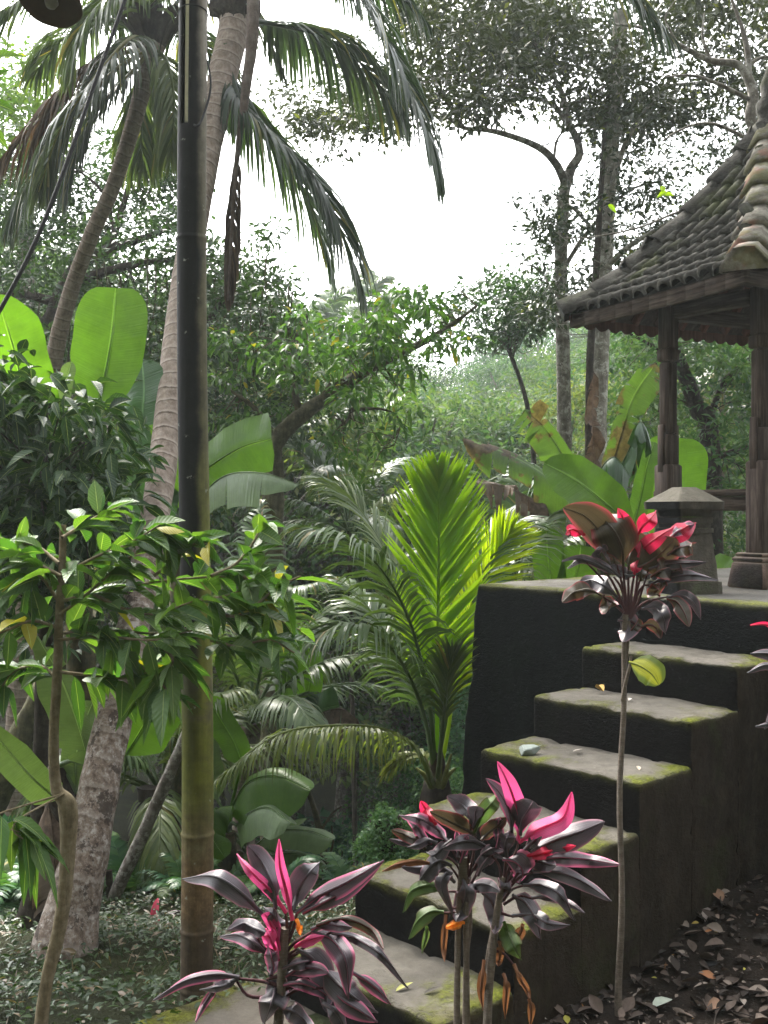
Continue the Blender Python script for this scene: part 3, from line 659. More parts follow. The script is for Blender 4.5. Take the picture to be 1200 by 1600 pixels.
for i, q in enumerate(pc):
    m_ = MB(); w = .098; th = .30
    f2 = lambda z, dx, dy, h, b=.004: box(m_, q*A([1, 1, 0])+Z_*z, dx, dy, h, d2, d1, Z_, b)
    f2(1.46+.20+.26, .128, .128, .56, .012); f2(2.29, .10, .10, .20, .01); f2(2.62, .088, .088, .46, .016)
    f2(2.89, .105, .105, .08, .01); f2(3.07, .092, .092, .28, .008); f2(3.30, .12, .12, .18, .006)
    for s_ in (-1, 1): box(m_, q*A([1, 1, 0])+Z_*2.30+d2*s_*.057, .018, .05, .30, d2, d1, Z_, .003)
    p_ = m_.build('post', M['wood'], pav, smooth=False)
    b_ = MB(); box(b_, q*A([1, 1, 0])+Z_*(1.46+.075), .27, .27, .15, d2, d1, Z_, .008, .86); box(b_, q*A([1, 1, 0])+Z_*(1.46+.165), .235, .235, .03, d2, d1, Z_, .01); box(b_, q*A([1, 1, 0])+Z_*(1.46+.192), .205, .205, .024, d2, d1, Z_, .008)
    b_.build('post_base', M['stone_red'], p_, smooth=False)
bm_ = MB()
for i in range(4):
    a, b = pc[i], pc[(i+1) % 4]; e = nrm(b-a); L_ = np.linalg.norm(b-a); box(bm_, (a+b)/2*A([1, 1, 0])+Z_*(3.16+.002*i), L_-.13, .07, .09, e, np.cross(Z_, e), Z_, .004)
bm_.build('ring_beam', M['board'], pav)
be = MB(); a, b = pc[0], pc[1]; e = nrm(b-a); L_ = np.linalg.norm(b-a)
box(be, (a+b)/2*A([1, 1, 0])+Z_*2.015+e*.03, L_+.10, .10, .04, e, np.cross(Z_, e), Z_, .006); box(be, (a+b)/2*A([1, 1, 0])+Z_*1.95, L_-.135, .05, .085, e, np.cross(Z_, e), Z_, .004)
be.build('bench_rail', M['board'], pav)
# stone pedestal on the platform edge
th = math.radians(21); q1 = A((math.cos(th), math.sin(th), 0)); q2 = A((-math.sin(th), math.cos(th), 0))
pc_ = P(1058, 928, 5.52)*A([1, 1, 0]); ped = thing('stone_pedestal', (*(pc_+(q1+q2)*.17)[:2], 1.46), 'short carved stone pedestal with a mossy pyramid cap on the platform edge', 'pedestal')
o_ = pc_+(q1+q2)*.17; W1 = .262
def fr(mb_, z0, z1, w0, w1, n=10):
    V = []
    per = []
    for sx, sy, ex, ey in ((-1, -1, 1, 0), (1, -1, 0, 1), (1, 1, -1, 0), (-1, 1, 0, -1)):
        for j in range(n): f = j/n; per.append((sx+2*f*ex, sy+2*f*ey))
    for z in np.linspace(z0, z1, max(2, int((z1-z0)/.02)+1)):
        w = np.interp(z, [z0, z1], [w0, w1])/2; row = A([o_*A([1, 1, 0])+q1*x*w+q2*y*w+Z_*z for x, y in per]); ctr = o_*A([1, 1, 0])+Z_*z
        row = row+nrm(row-ctr)*(tri_noise(row, 25, 2)*.004)[:, None]; V.append(row)
    V = A(V); mb_.add(V, None, grid_faces(len(V), 4*n, True), np.stack(np.broadcast_arrays(.3+0*V[..., 0], .3+0*V[..., 0]), -1))
    for r_, fl in ((V[0], 1), (V[-1], 0)):
        c0 = r_.mean(0); m4 = 4*n; mb_.add(A(r_.tolist()+[c0.tolist()]), [([(i+1) % m4, i, m4] if fl else [i, (i+1) % m4, m4]) for i in range(m4)], None, np.full((m4+1, 2), .04 if not fl else .3))
m_ = MB(); fr(m_, 1.40, 1.462+.062, W1+.028, W1+.023); m_.build('plinth', M['stone'], ped, smooth=False)
m_ = MB(); fr(m_, 1.524, 1.785, W1-.004, W1-.055); fr(m_, 1.787, 1.812, W1-.038, W1-.038); fr(m_, 1.814, 1.838, W1-.062, W1-.062); fr(m_, 1.84, 1.872, W1-.044, W1-.05); fr(m_, 1.874, 1.918, W1-.07, W1-.05); m_.build('shaft', M['stone'], ped, smooth=False)
m_ = MB(); fr(m_, 1.915, 1.955, W1+.035, W1+.045); fr(m_, 1.956, 2.035, W1+.04, .09); m_.build('cap', M['stone'], ped, smooth=False)

# ------------------------------------------------------------------ bamboo pole, cable, lamp
bx = P(307, 1540, 4.15); bz0 = -.16; pr = .0625
pole = MB(); nodes_ = [.02, .25, .63, 2.98, 3.75, 4.55]
zz = sorted(set(np.round(np.concatenate([np.linspace(-.35, 3.42, 150)]+[A([n-.022, n-.008, n-.003, n+.004, n+.014]) for n in nodes_ if n < 3.4]), 4)))
rad = lambda z: (.0640-.0022*z)*(1+sum(.075*math.exp(-((z-n)/.008)**2)-.03*math.exp(-((z-n-.012)/.01)**2) for n in nodes_))
cx = lambda z: bx[0]-.004*z+.008*math.sin(z*1.7)
an = np.linspace(0, 2*np.pi, 40, endpoint=False)
V = A([[(cx(z)+rad(z)*math.cos(a), bx[1]+rad(z)*math.sin(a), z) for a in an] for z in zz]); pole.add(V, None, grid_faces(len(zz), 40, True))
# above the cut the front left strip of the culm is open
za = np.linspace(3.42, 4.75, 60); a0, a1 = math.radians(-128), math.radians(-96)
ao = np.linspace(a1, a0+2*math.pi, 36); prf = [(a, 1) for a in ao]+[(a, .82) for a in ao[::-1]]
V = A([[(cx(z)+rad(z)*k*math.cos(a), bx[1]+rad(z)*k*math.sin(a), z) for a, k in prf] for z in za]); pole.add(V, None, grid_faces(len(za), len(prf), True))
n = len(prf); pole.add(V[0], None, [[i, i+1, n-2-i, n-1-i] for i in range(0, 35)])
pl = pole.build('bamboo_pole', M['bamboo'], None, loc=(bx[0], bx[1], 0)); OFF[pl.name] = A((bx[0], bx[1], 0))
tag(pl, 'thick bamboo pole standing at the mossy landing, black above, green below', 'pole')
m_ = MB(); tube(m_, [(cx(z)-.012, bx[1]-.028, z) for z in np.linspace(3.43, 4.75, 20)], .013, 8); m_.build('split_inside', M['inner'], pl)
m_ = MB()
for z in (4.47, 3.87):
    a = np.linspace(0, 2*np.pi, 30); tube(m_, A([(cx(z)+(rad(z)+.002)*math.cos(w), bx[1]+(rad(z)+.002)*math.sin(w), z-.01*math.sin(w)) for w in a]), .0022, 5)
m_.build('wire_tie', M['rubber'], pl)
m_ = MB(); tube(m_, spline(PP((303, 195, 4.07), (310, 196, 4.06), (318, 180, 4.10), (327, 150, 4.15), (329, 125, 4.18), (324, 95, 4.2)), 26), .0045, 6)
tag(m_.build('loop_cable', M['rubber'], None, loc=P(320, 150, 4.15)), 'short grey cable looping out of the split near the bamboo top', 'cable')
m_ = MB(); tube(m_, spline([P(215, -60, 3.4), P(190, 15, 3.35), P(150, 125, 3.25), P(95, 280, 3.1), P(45, 400, 3.0), P(-25, 530, 2.9)], 40), .0065, 7)
tag(m_.build('power_cable', M['rubber'], None, loc=P(90, 250, 3.2)), 'black power cable slanting across the upper left palms', 'cable')
lp = thing('pendant_lamp', P(82, -60, 2.9), 'dark round pendant lamp seen from below at the top left corner', 'lamp')
lc = P(80, 6, 2.9); ax = nrm(A((.05, .35, 1))); e1 = nrm(np.cross(ax, (0, 1, 0))); e2 = np.cross(ax, e1)
def lathe(mb_, o, prof, seg=32, wob=0):
    a = np.linspace(0, 2*np.pi, seg, endpoint=False)
    V = A([[o+ax*z+(e1*math.cos(w)+e2*math.sin(w))*r*(1+wob*math.sin(w*3)+wob*.7*math.sin(w*7+1)) for w in a] for r, z in prof]); mb_.add(V, None, grid_faces(len(prof), seg, True))
m_ = MB(); lathe(m_, lc, [(.004, .052), (.03, .05), (.06, .035), (.078, .008), (.086, 0), (.083, -.003), (.074, .01), (.055, .032), (.02, .044), (.004, .045)][::-1], 32, .02); m_.build('lamp_shade', M['shade'], lp)
m_ = MB(); lathe(m_, lc, [(.001, -.012), (.014, -.008), (.019, .006), (.014, .022), (.009, .036)], 20); m_.build('bulb', M['bulb'], lp)
m_ = MB(); tube(m_, [lc+ax*.05, lc+A((0, .01, .4)), lc+A((0, .0, .9))], .003, 5); m_.build('hanging_cord', M['rubber'], lp)

# ------------------------------------------------------------------ banana plants
def bleaf(root, pts, w, mat='ban', petiole=None, **kw):
    mb = MB(); blade(mb, PP(*pts) if len(pts[0]) == 3 and isinstance(pts, list) and not kw.pop('world', False) else pts, w, **kw)
    if petiole is not None: tube(mb, spline([petiole, (A(petiole)+P(*pts[0]))/2+A([0, 0, .04]), P(*pts[0])], 8), [.016, .010], 6, caps=False)
    o = mb.build('leaf', M[mat], root); return o
def stem_part(root, pts, r, mat='ban_stem', lump=.12):
    mb = MB(); tube(mb, spline(pts, 16), r, 12, lump=lump); mb.build('pseudostem', M[mat], root)
XA = (1., 0, 0)
b = thing('banana_plant', (*P(130, 900, 6.4)[:2], -.5), 'banana plant with one tall pale green upright leaf behind the dark bush', 'banana plant')
s0 = P(118, 760, 6.6); stem_part(b, [A((*P(130, 900, 6.6)[:2], -.6)), P(124, 950, 6.6), s0], [.10, .07])
bleaf(b, [(150, 640, 6.5), (163, 590, 6.5), (175, 520, 6.5), (181, 450, 6.52)], .45, 'ban_lit', s0, side=XA, fold=.12, tip=.10, base=.3, wave=.02, prof=lambda a: np.clip((a+.05)/.45, 0, 1)**.4*np.sqrt(np.clip(1-np.clip((a-.62)/.38, 0, 1)**2.6, 0, 1)), seed=3)
bleaf(b, [(60, 700, 6.3), (40, 620, 6.2), (20, 540, 6.1), (-5, 460, 6.0)], .42, 'ban_lit', s0, side=XA, fold=.12, tip=.25, seed=5)
bleaf(b, [(110, 700, 6.3), (98, 650, 6.2), (103, 600, 6.2), (112, 565, 6.2)], .09, 'ban_pale', s0, side=XA, seed=6)
bleaf(b, [(190, 740, 6.6), (215, 690, 6.7), (225, 620, 6.8), (222, 560, 6.9)], .3, 'ban_dark', s0, side=XA, tears=3, seed=16)
b = thing('banana_plant', (*P(300, 900, 7.6)[:2], -.6), 'banana plant hidden behind the bamboo pole, wide leaf edge reaching right', 'banana plant')
s0 = P(285, 850, 7.6); stem_part(b, [A((*s0[:2], -.8)), P(285, 1000, 7.6), s0], [.11, .08])
bleaf(b, [(280, 770, 7.5), (320, 735, 7.4), (375, 700, 7.3), (424, 685, 7.2)], .42, 'ban', s0, side=(.35, 0, 1), tip=.12, seed=7)
bleaf(b, [(300, 790, 7.4), (350, 745, 7.2), (410, 740, 7.0), (468, 758, 6.9)], .2, 'ban_pale', s0, side=(0, 1, .4), tip=.3, sag=.9, seed=8, tears=2)
bleaf(b, [(270, 820, 7.5), (240, 790, 7.5), (210, 760, 7.5), (185, 730, 7.5)], .4, 'ban_dark', s0, side=(-.35, 0, 1), seed=9)
bleaf(b, [(290, 800, 7.5), (285, 730, 7.5), (270, 660, 7.5), (262, 600, 7.5)], .32, 'ban', s0, side=XA, seed=10)
b = thing('banana_plant', (*P(85, 1400, 5.6)[:2], -.45), 'banana plant with pale grey green leaves beside the big palm trunk', 'banana plant')
s0 = P(85, 1200, 5.6); stem_part(b, [A((*P(55, 1480, 5.7)[:2], -.6)), P(70, 1400, 5.7), P(100, 1280, 5.65), s0], [.13, .12, .06], 'bark_dark', .3)
bleaf(b, [(142, 1200, 5.5), (125, 1140, 5.4), (95, 1060, 5.3), (52, 985, 5.2)], .25, 'ban_pale', s0, side=(1, -.3, .3), tip=.4, seed=11, tears=3)
bleaf(b, [(90, 1250, 5.4), (50, 1215, 5.2), (10, 1170, 5.0), (-40, 1110, 4.9)], .17, 'ban_pale', s0, side=(.5, -.2, .8), tip=.4, seed=12)
bleaf(b, [(196, 1180, 5.75), (215, 1150, 5.75), (236, 1115, 5.75), (262, 1078, 5.75)], .33, 'ban_lit', s0, side=(1, 0, .5), tip=.15, base=.25, wave=.02, seed=13)
bleaf(b, [(120, 1240, 5.6), (118, 1190, 5.6), (128, 1140, 5.6), (146, 1095, 5.6)], .15, 'ban_pale', s0, side=XA, seed=14)
bleaf(b, [(75, 1250, 5.6), (85, 1330, 5.5), (80, 1400, 5.5), (78, 1460, 5.5)], .22, 'ban_dead', s0, side=XA, sag=.6, seed=15, tears=5)
b = thing('banana_plant', (*P(445, 1300, 8.6)[:2], -1.6), 'banana plant in the hollow left of the young palm, two upright leaves', 'banana plant')
s0 = P(436, 1150, 8.6); stem_part(b, [A((*P(425, 1400, 8.7)[:2], -1.9)), P(428, 1300, 8.7), s0], [.12, .07], 'bark_dark', .25)
bleaf(b, [(470, 1112, 8.5), (482, 1075, 8.5), (484, 1045, 8.5), (482, 1012, 8.5)], .22, 'ban_lit', s0, side=XA, base=.3, seed=21)
bleaf(b, [(445, 1100, 8.5), (448, 1060, 8.4), (450, 1010, 8.4), (438, 970, 8.4)], .17, 'ban', s0, side=XA, seed=22)
bleaf(b, [(430, 1110, 8.5), (436, 1060, 8.3), (425, 1020, 8.2), (385, 1010, 8.1)], .2, 'ban_pale', s0, side=(0, 1, .3), sag=.9, tears=3, seed=23)
bleaf(b, [(450, 1140, 8.5), (490, 1120, 8.3), (530, 1108, 8.1), (560, 1125, 8.0)], .2, 'ban_dead', s0, side=(0, 1, .5), sag=.8, tears=4, seed=24)
bleaf(b, [(450, 1140, 8.5), (480, 1118, 8.4), (508, 1108, 8.3), (530, 1102, 8.3)], .3, 'ban_dark', s0, side=(.3, 0, 1), seed=25)
b = thing('banana_plant', (*P(345, 1250, 7.2)[:2], -.9), 'banana plant just right of the bamboo pole with a narrow bright leaf', 'banana plant')
s0 = P(355, 1300, 7.2); stem_part(b, [A((*s0[:2], -1.3)), P(355, 1380, 7.2), s0], [.09, .06])
bleaf(b, [(378, 1195, 7.1), (366, 1160, 7.1), (345, 1125, 7.1), (325, 1090, 7.1)], .19, 'ban_lit', s0, side=(1, 0, .3), seed=31)
bleaf(b, [(360, 1270, 7.1), (385, 1225, 7.0), (430, 1212, 6.9), (485, 1235, 6.8)], .3, 'ban', s0, side=(0, .6, .7), sag=.5, seed=32)
bleaf(b, [(370, 1290, 7.1), (390, 1270, 6.9), (420, 1262, 6.8), (455, 1285, 6.7)], .24, 'ban_pale', s0, side=(0, 1, .5), sag=.6, seed=33)
bleaf(b, [(350, 1290, 7.1), (338, 1262, 7.0), (330, 1300, 6.9), (352, 1340, 6.9)], .22, 'ban', s0, side=(.8, .5, .1), sag=.3, seed=34)
bleaf(b, [(390, 1330, 7.3), (430, 1300, 7.2), (480, 1298, 7.1), (520, 1312, 7.0)], .2, 'ban_pale', s0, side=(0, 1, .6), sag=.4, seed=35)
bleaf(b, [(400, 1360, 7.3), (440, 1335, 7.2), (480, 1338, 7.1), (505, 1350, 7.0)], .16, 'ban_pale', s0, side=(0, 1, .6), sag=.4, tears=2, seed=36)
bleaf(b, [(340, 1250, 7.2), (325, 1200, 7.2), (315, 1160, 7.2), (300, 1180, 7.2)], .2, 'ban_pale', s0, side=(1, .5, .2), seed=37)
# behind the platform
b = thing('banana_plant', (*P(950, 900, 8.2)[:2], -.3), 'ragged banana plant behind the platform with torn and browned leaves', 'banana plant')
s0 = P(948, 850, 8.2); stem_part(b, [A((*s0[:2], -.6)), P(948, 950, 8.2), s0], [.14, .10])
bleaf(b, [(884, 728, 8.0), (872, 700, 8.0), (848, 665, 8.0), (818, 640, 8.0)], .33, 'ban_torn', s0, side=(1, 0, .6), tip=.12, tears=3, seed=41)
bleaf(b, [(905, 800, 8.1), (855, 745, 8.0), (790, 708, 7.9), (720, 684, 7.8)], .26, 'ban_torn', s0, side=(.3, .8, .8), sag=.9, tip=.3, tears=5, seed=42)
bleaf(b, [(860, 790, 8.0), (825, 775, 7.9), (785, 757, 7.9), (742, 752, 7.8)], .2, 'ban_dead', s0, side=(0, 1, .5), sag=1.3, wave=.5, tears=8, seed=43)
bleaf(b, [(990, 825, 7.7), (945, 785, 7.7), (900, 750, 7.8), (850, 723, 7.9)], .34, 'ban_lit', s0, side=(.5, .1, 1), tip=.3, base=.25, wave=.06, seed=44)
bleaf(b, [(946, 760, 8.2), (968, 690, 8.2), (990, 620, 8.2), (1026, 566, 8.2)], .34, 'ban_torn', s0, side=(1, .1, -.4), tip=.12, base=.2, tears=6, seed=45)
bleaf(b, [(950, 780, 8.1), (938, 740, 8.0), (960, 715, 7.9), (985, 745, 7.9)], .26, 'ban_dark', s0, side=(.4, 1, .1), sag=1.0, tears=3, seed=46)
bleaf(b, [(955, 760, 8.2), (985, 700, 8.1), (1000, 660, 8.0), (1010, 690, 7.9)], .24, 'ban_dark', s0, side=(.4, 1, 0), sag=1., tears=3, seed=47)
bleaf(b, [(940, 770, 8.0), (930, 740, 7.9), (926, 660, 7.9), (928, 580, 7.9)], .13, 'ban_dead', s0, side=(1, .4, 0), wave=.8, tears=9, sag=.4, seed=48)
bleaf(b, [(980, 850, 8.3), (1000, 780, 8.3), (1010, 730, 8.3), (1022, 690, 8.35)], .16, 'ban', s0, side=XA, seed=49)
b = thing('banana_plant', (*P(1060, 900, 8.8)[:2], -.2), 'banana plant behind the pedestal with one broad round glowing leaf', 'banana plant')
s0 = P(1050, 880, 8.8); stem_part(b, [A((*s0[:2], -.5)), P(1050, 950, 8.8), s0], [.1, .08])
bleaf(b, [(1040, 850, 8.7), (1045, 790, 8.7), (1050, 735, 8.7), (1056, 684, 8.7)], .56, 'ban_lit', s0, side=XA, fold=.1, wave=.01, prof=lambda a: np.clip((a+.05)/.45, 0, 1)**.4*np.sqrt(np.clip(1-np.clip((a-.62)/.38, 0, 1)**2.6, 0, 1)), seed=51)
bleaf(b, [(1100, 880, 8.7), (1125, 890, 8.6), (1150, 898, 8.5), (1180, 905, 8.5)], .25, 'ban', s0, side=(.2, 0, 1), seed=52)
b = thing('banana_plant', (*P(870, 950, 8.0)[:2], -.4), 'young banana plant showing two broad leaf bases above the mossy rim', 'banana plant')
s0 = P(868, 1000, 8.0); stem_part(b, [A((*s0[:2], -.8)), P(868, 1050, 8.0), s0], [.08, .05])
bleaf(b, [(862, 960, 7.9), (860, 915, 7.9), (856, 870, 7.9), (853, 825, 7.9)], .24, 'ban_lit', s0, side=XA, base=.3, seed=53)
bleaf(b, [(880, 960, 7.9), (893, 920, 7.9), (903, 885, 7.9), (908, 852, 7.9)], .27, 'ban_lit', s0, side=XA, base=.3, seed=54)

# ------------------------------------------------------------------ coconut palms
KJ = 0
def fpart(root, pts, mat='frond', world=False, **kw):
    mb = MB(); frond(mb, pts if world else PP(*pts), **kw); return mb.build('frond', M[mat], root)
pb = thing('coconut_palm', (*P(90, 1540, 4.9)[:2], -.25), 'large leaning coconut palm with ringed trunk passing behind the bamboo pole', 'palm')
tp = spline(PP((86, 1560, 4.85), (112, 1430, 4.95), (140, 1300, 5.1), (165, 1180, 5.3), (200, 1020, 5.6), (228, 880, 6.0), (248, 770, 6.35), (262, 660, 6.7), (280, 500, 7.2), (300, 370, 7.6), (325, 230, 8.0), (348, 120, 8.3), (366, 40, 8.5), (376, -30, 8.7)), 150)
rr = [.20, .165, .135, .125, .108, .105, .10, .098, .10, .104, .108, .112, .118, .13, .13, .12]
m_ = MB(); tube(m_, tp[:62], A([.205, .155, .125, .112, .104, .099, .094, .090, .087, .086, .086])*1.0, 28, lump=.10, seed=2); m_.build('trunk', M['palm_bark_low'], pb)
m_ = MB(); tube(m_, tp[61:], A([.086, .088, .089, .090, .092, .096, .103, .112, .118, .125, .12]), 28, lump=.04, seed=4); m_.build('upper_trunk', M['palm_bark'], pb)
m_ = MB(); rb_ = tp[0]
for i in range(60):
    a = i*2.4; tube(m_, spline([rb_+A((math.cos(a)*.17, math.sin(a)*.17, .10)), rb_+A((math.cos(a)*.24, math.sin(a)*.24, 0)), rb_+A((math.cos(a)*.34, math.sin(a)*.34, -.12))], 5), [.03, .012], 6)
m_.build('root_flare', M['palm_bark_low'], pb)
m_ = MB()
for i in range(9):
    a = i*.8; c0 = P(366, 62, 8.5)+A((math.cos(a)*.08, math.sin(a)*.08, 0)); blade(m_, [c0, c0+A((math.cos(a)*.05, math.sin(a)*.05, .25)), c0+A((math.cos(a)*.02, math.sin(a)*.02, .6))], .16, fold=.3, seed=i)
m_.build('leaf_sheath', M['bark_dark'], pb)
K = dict(ll=.85, lw=.036, droop=1.3, ang=48, n=86, rr=.016, flop=.4)
fpart(pb, [(388, 10, 8.4), (450, -75, 8.2), (540, -30, 8.0), (600, 55, 7.9), (648, 160, 7.8), (680, 262, 7.8)], 'frond_dark', start=.16, seed=1, **{**K, 'll': 1.05, 'droop': 1.1})
fpart(pb, [(352, 70, 8.3), (372, 150, 8.2), (420, 205, 8.1), (480, 265, 8.0), (528, 350, 7.9), (562, 455, 7.9)], 'frond_dark', start=.12, seed=2, **{**K, 'll': .92, 'droop': 1.0})
fpart(pb, [(380, 30, 8.6), (440, 40, 8.9), (510, 60, 9.2), (575, 110, 9.4), (630, 190, 9.5)], 'frond_dark', start=.15, seed=3, **K)
fpart(pb, [(388, 0, 8.4), (480, -170, 8.0), (640, -230, 7.6), (800, -150, 7.2), (940, -60, 7.0), (1050, 60, 6.9)], 'frond_dark', start=.2, seed=4, **{**K, 'll': .95, 'n': 80})
fpart(pb, [(370, 0, 8.5), (250, -130, 8.2), (120, -60, 7.8), (20, 10, 7.6), (-70, 90, 7.5)], 'frond', start=.2, seed=5, **{**K, 'll': .62})
fpart(pb, [(350, 110, 8.6), (385, 170, 8.9), (440, 240, 9.1), (490, 330, 9.2), (515, 420, 9.2)], 'frond', start=.15, seed=17, **K)
fpart(pb, [(370, 10, 8.7), (310, -60, 9.1), (230, -60, 9.5), (160, 20, 9.8)], 'frond_dark', start=.2, seed=6, **K)
fpart(pb, [(385, 0, 8.8), (460, -90, 9.4), (560, -60, 9.8), (660, 30, 10)], 'frond_dark', start=.2, seed=7, **K)
m_ = MB(); dp = spline(PP((396, -20, 8.3), (394, 60, 8.15), (383, 150, 8.05), (371, 240, 8.0), (364, 330, 8.0), (360, 400, 8.0), (356, 470, 8.0)), 40)
t_, s_, u_ = frames(dp); tube(m_, dp, [.05, .052, .036, .022, .018, .012, .006], 8, lump=.15)
m_.build('dead_petiole', M['petiole_dead'], pb)
mb = MB(); frond(mb, dp[20:], n=55, ll=.36, lw=.020, start=.02, ang=44, droop=4.5, side=XA, seed=9, rr=.008, flop=.5, miss=.1); mb.build('dead_frond', M['frond_dead'], pb)

pa = thing('coconut_palm', (*P(40, 1100, 10.2)[:2], -.6), 'slender coconut palm on the far left, crown below the pendant lamp', 'palm')
m_ = MB(); tube(m_, spline([A((*P(30, 1100, 10.2)[:2], -1.0)), P(40, 900, 10.0), P(62, 700, 9.7), P(88, 545, 9.5), P(108, 465, 9.4), P(142, 370, 9.2), P(178, 288, 9.1), P(205, 205, 9.0), P(228, 120, 9.0), P(240, 70, 9.0)], 110), A([.16, .12, .09, .078, .072, .068, .066, .065, .068, .078, .10]), 20, lump=.05); m_.build('trunk', M['palm_bark_far'], pa)
m_ = MB(); o_ = P(238, 78, 9)
for i in range(10):
    a = i*.63; blade(m_, [o_+A((math.cos(a)*.05, math.sin(a)*.05, -.15)), o_+A((math.cos(a)*.14, math.sin(a)*.14, .1)), o_+A((math.cos(a)*.3, math.sin(a)*.3, .3))], .13, fold=.3, seed=i)
m_.build('leaf_sheath', M['bark_dark'], pa)
K = dict(ll=.72, lw=.028, droop=1.3, ang=46, n=84, rr=.014, miss=.1, flop=.6)
for i, (pts, mt) in enumerate([
    ([(232, 74, 9), (190, 70, 8.8), (140, 100, 8.6), (95, 145, 8.5), (50, 200, 8.5), (5, 250, 8.5)], 'frond_dead'),
    ([(234, 78, 9), (180, 110, 8.7), (130, 170, 8.5), (85, 230, 8.4), (45, 290, 8.3), (10, 355, 8.3)], 'frond_dark'),
    ([(234, 80, 9), (200, 120, 8.8), (160, 160, 8.7), (125, 225, 8.6), (100, 300, 8.6)], 'frond_dark'),
    ([(242, 76, 9), (262, 100, 8.8), (272, 160, 8.7), (268, 240, 8.7)], 'frond'),
    ([(236, 66, 9), (200, -10, 9), (140, -50, 9), (70, -40, 9)], 'frond'),
    ([(240, 66, 9), (280, 0, 9.1), (330, -20, 9.2), (400, 30, 9.3), (440, 110, 9.3)], 'frond_dark'),
    ([(240, 70, 9), (225, 0, 8.7), (180, -10, 8.4), (130, 40, 8.2), (110, 110, 8.2)], 'frond'),
    ([(240, 78, 9.1), (236, 130, 9.5), (222, 190, 9.8), (222, 260, 9.9)], 'frond'),
    ([(238, 72, 9.1), (285, 50, 9.6), (330, 90, 10), (350, 180, 10)], 'frond_dark'),
    ([(232, 70, 9), (170, 30, 9.6), (100, 60, 10), (50, 120, 10.2)], 'frond'),
    ([(232, 76, 9), (180, 90, 9.3), (120, 150, 9.6), (60, 250, 9.8), (20, 380, 9.8)], 'frond_dark'),
    ([(236, 72, 9), (205, 60, 8.2), (150, 120, 7.9), (95, 200, 7.9), (60, 300, 8)], 'frond_dark')]):
    fpart(pa, pts, mt, seed=20+i, start=.14, **K)

pj = thing('young_coconut_palm', (*P(683, 1240, 6.7)[:2], .1), 'young coconut palm left of the platform wall with one bright upright frond', 'palm')
jb = P(683, 1245, 6.7)
m_ = MB(); tube(m_, [jb+A((0, 0, -.5)), jb, jb+A((0, 0, .12)), jb+A((0, 0, .3))], [.12, .10, .075, .03], 12, lump=.2); m_.build('trunk', M['bark_dark'], pj)
fpart(pj, [(684, 1215, 6.7), (683, 1100, 6.65), (684, 1000, 6.6), (685, 900, 6.6), (686, 810, 6.6), (684, 738, 6.62)], 'frond_bright', n=92, ll=.55, lw=.027, start=.22, ang=45, droop=.04, side=XA, seed=1, rr=.010, lift=.12, miss=0, tipk=.4)
K = dict(ll=.50, lw=.022, n=66, rr=.010, miss=.02, flop=.3)
fpart(pj, [(681, 1220, 6.7), (672, 1110, 6.6), (645, 985, 6.4), (600, 895, 6.2), (540, 842, 6.0), (468, 822, 5.9)], 'frond', start=.25, droop=.9, ang=46, seed=2, **K)
fpart(pj, [(680, 1220, 6.7), (666, 1130, 6.6), (636, 1050, 6.4), (594, 995, 6.2), (540, 975, 6.0), (485, 1000, 5.9)], 'frond', start=.25, droop=1.1, ang=46, seed=3, **K)
fpart(pj, [(676, 1225, 6.6), (650, 1170, 6.5), (600, 1140, 6.3), (520, 1134, 6.1), (430, 1150, 5.9), (338, 1218, 5.8)], 'frond_old', start=.22, droop=1.9, ang=62, seed=4, **{**K, 'll': .40, 'lw': .018})
fpart(pj, [(683, 1215, 6.8), (668, 1080, 6.9), (635, 940, 7.0), (590, 840, 7.1), (545, 775, 7.2), (510, 758, 7.3)], 'frond', start=.25, droop=.6, ang=42, seed=5, **K)
fpart(pj, [(686, 1215, 6.9), (700, 1100, 7.0), (716, 1000, 7.1), (742, 900, 7.2), (780, 840, 7.3), (830, 822, 7.3)], 'frond', start=.3, droop=.5, ang=48, seed=6, **K)
fpart(pj, [(686, 1215, 6.8), (702, 1130, 6.9), (712, 1040, 7.0), (735, 950, 7.1), (775, 870, 7.1), (800, 826, 7.1)], 'frond_bright', start=.3, droop=.25, ang=44, seed=7, side=(1, 0, .3), **{**K, 'll': .42})
fpart(pj, [(686, 1215, 6.9), (705, 1080, 7.3), (745, 960, 7.6), (800, 870, 7.8), (870, 800, 8.0), (930, 820, 8.1)], 'frond', start=.3, droop=.9, ang=46, seed=8, **{**K, 'll': .55})
fpart(pj, [(680, 1225, 6.7), (664, 1185, 6.8), (640, 1180, 6.9), (606, 1205, 7)], 'frond_old', start=.3, droop=.8, ang=40, seed=9, **{**K, 'll': .3, 'n': 30})
fpart(pj, [(680, 1215, 6.8), (655, 1090, 7.2), (610, 1000, 7.5), (560, 930, 7.8), (520, 900, 8)], 'frond', start=.25, droop=.9, ang=44, seed=10, **K)
fpart(pj, [(684, 1215, 6.6), (692, 1130, 6.4), (700, 1060, 6.3), (708, 1020, 6.25)], 'frond', start=.35, droop=.4, ang=36, seed=11, **{**K, 'll': .3, 'n': 34})
m_ = MB()
for i, (x, y) in enumerate(((663, 1180), (705, 1178), (690, 1165), (650, 1200), (712, 1200))):
    tube(m_, spline([jb+A((0, 0, .0)), P((x+683)/2, 1215, 6.6), P(x, y, 6.6)], 8), [.03, .018, .008], 7)
m_.build('leaf_stalk', M['petiole'], pj)
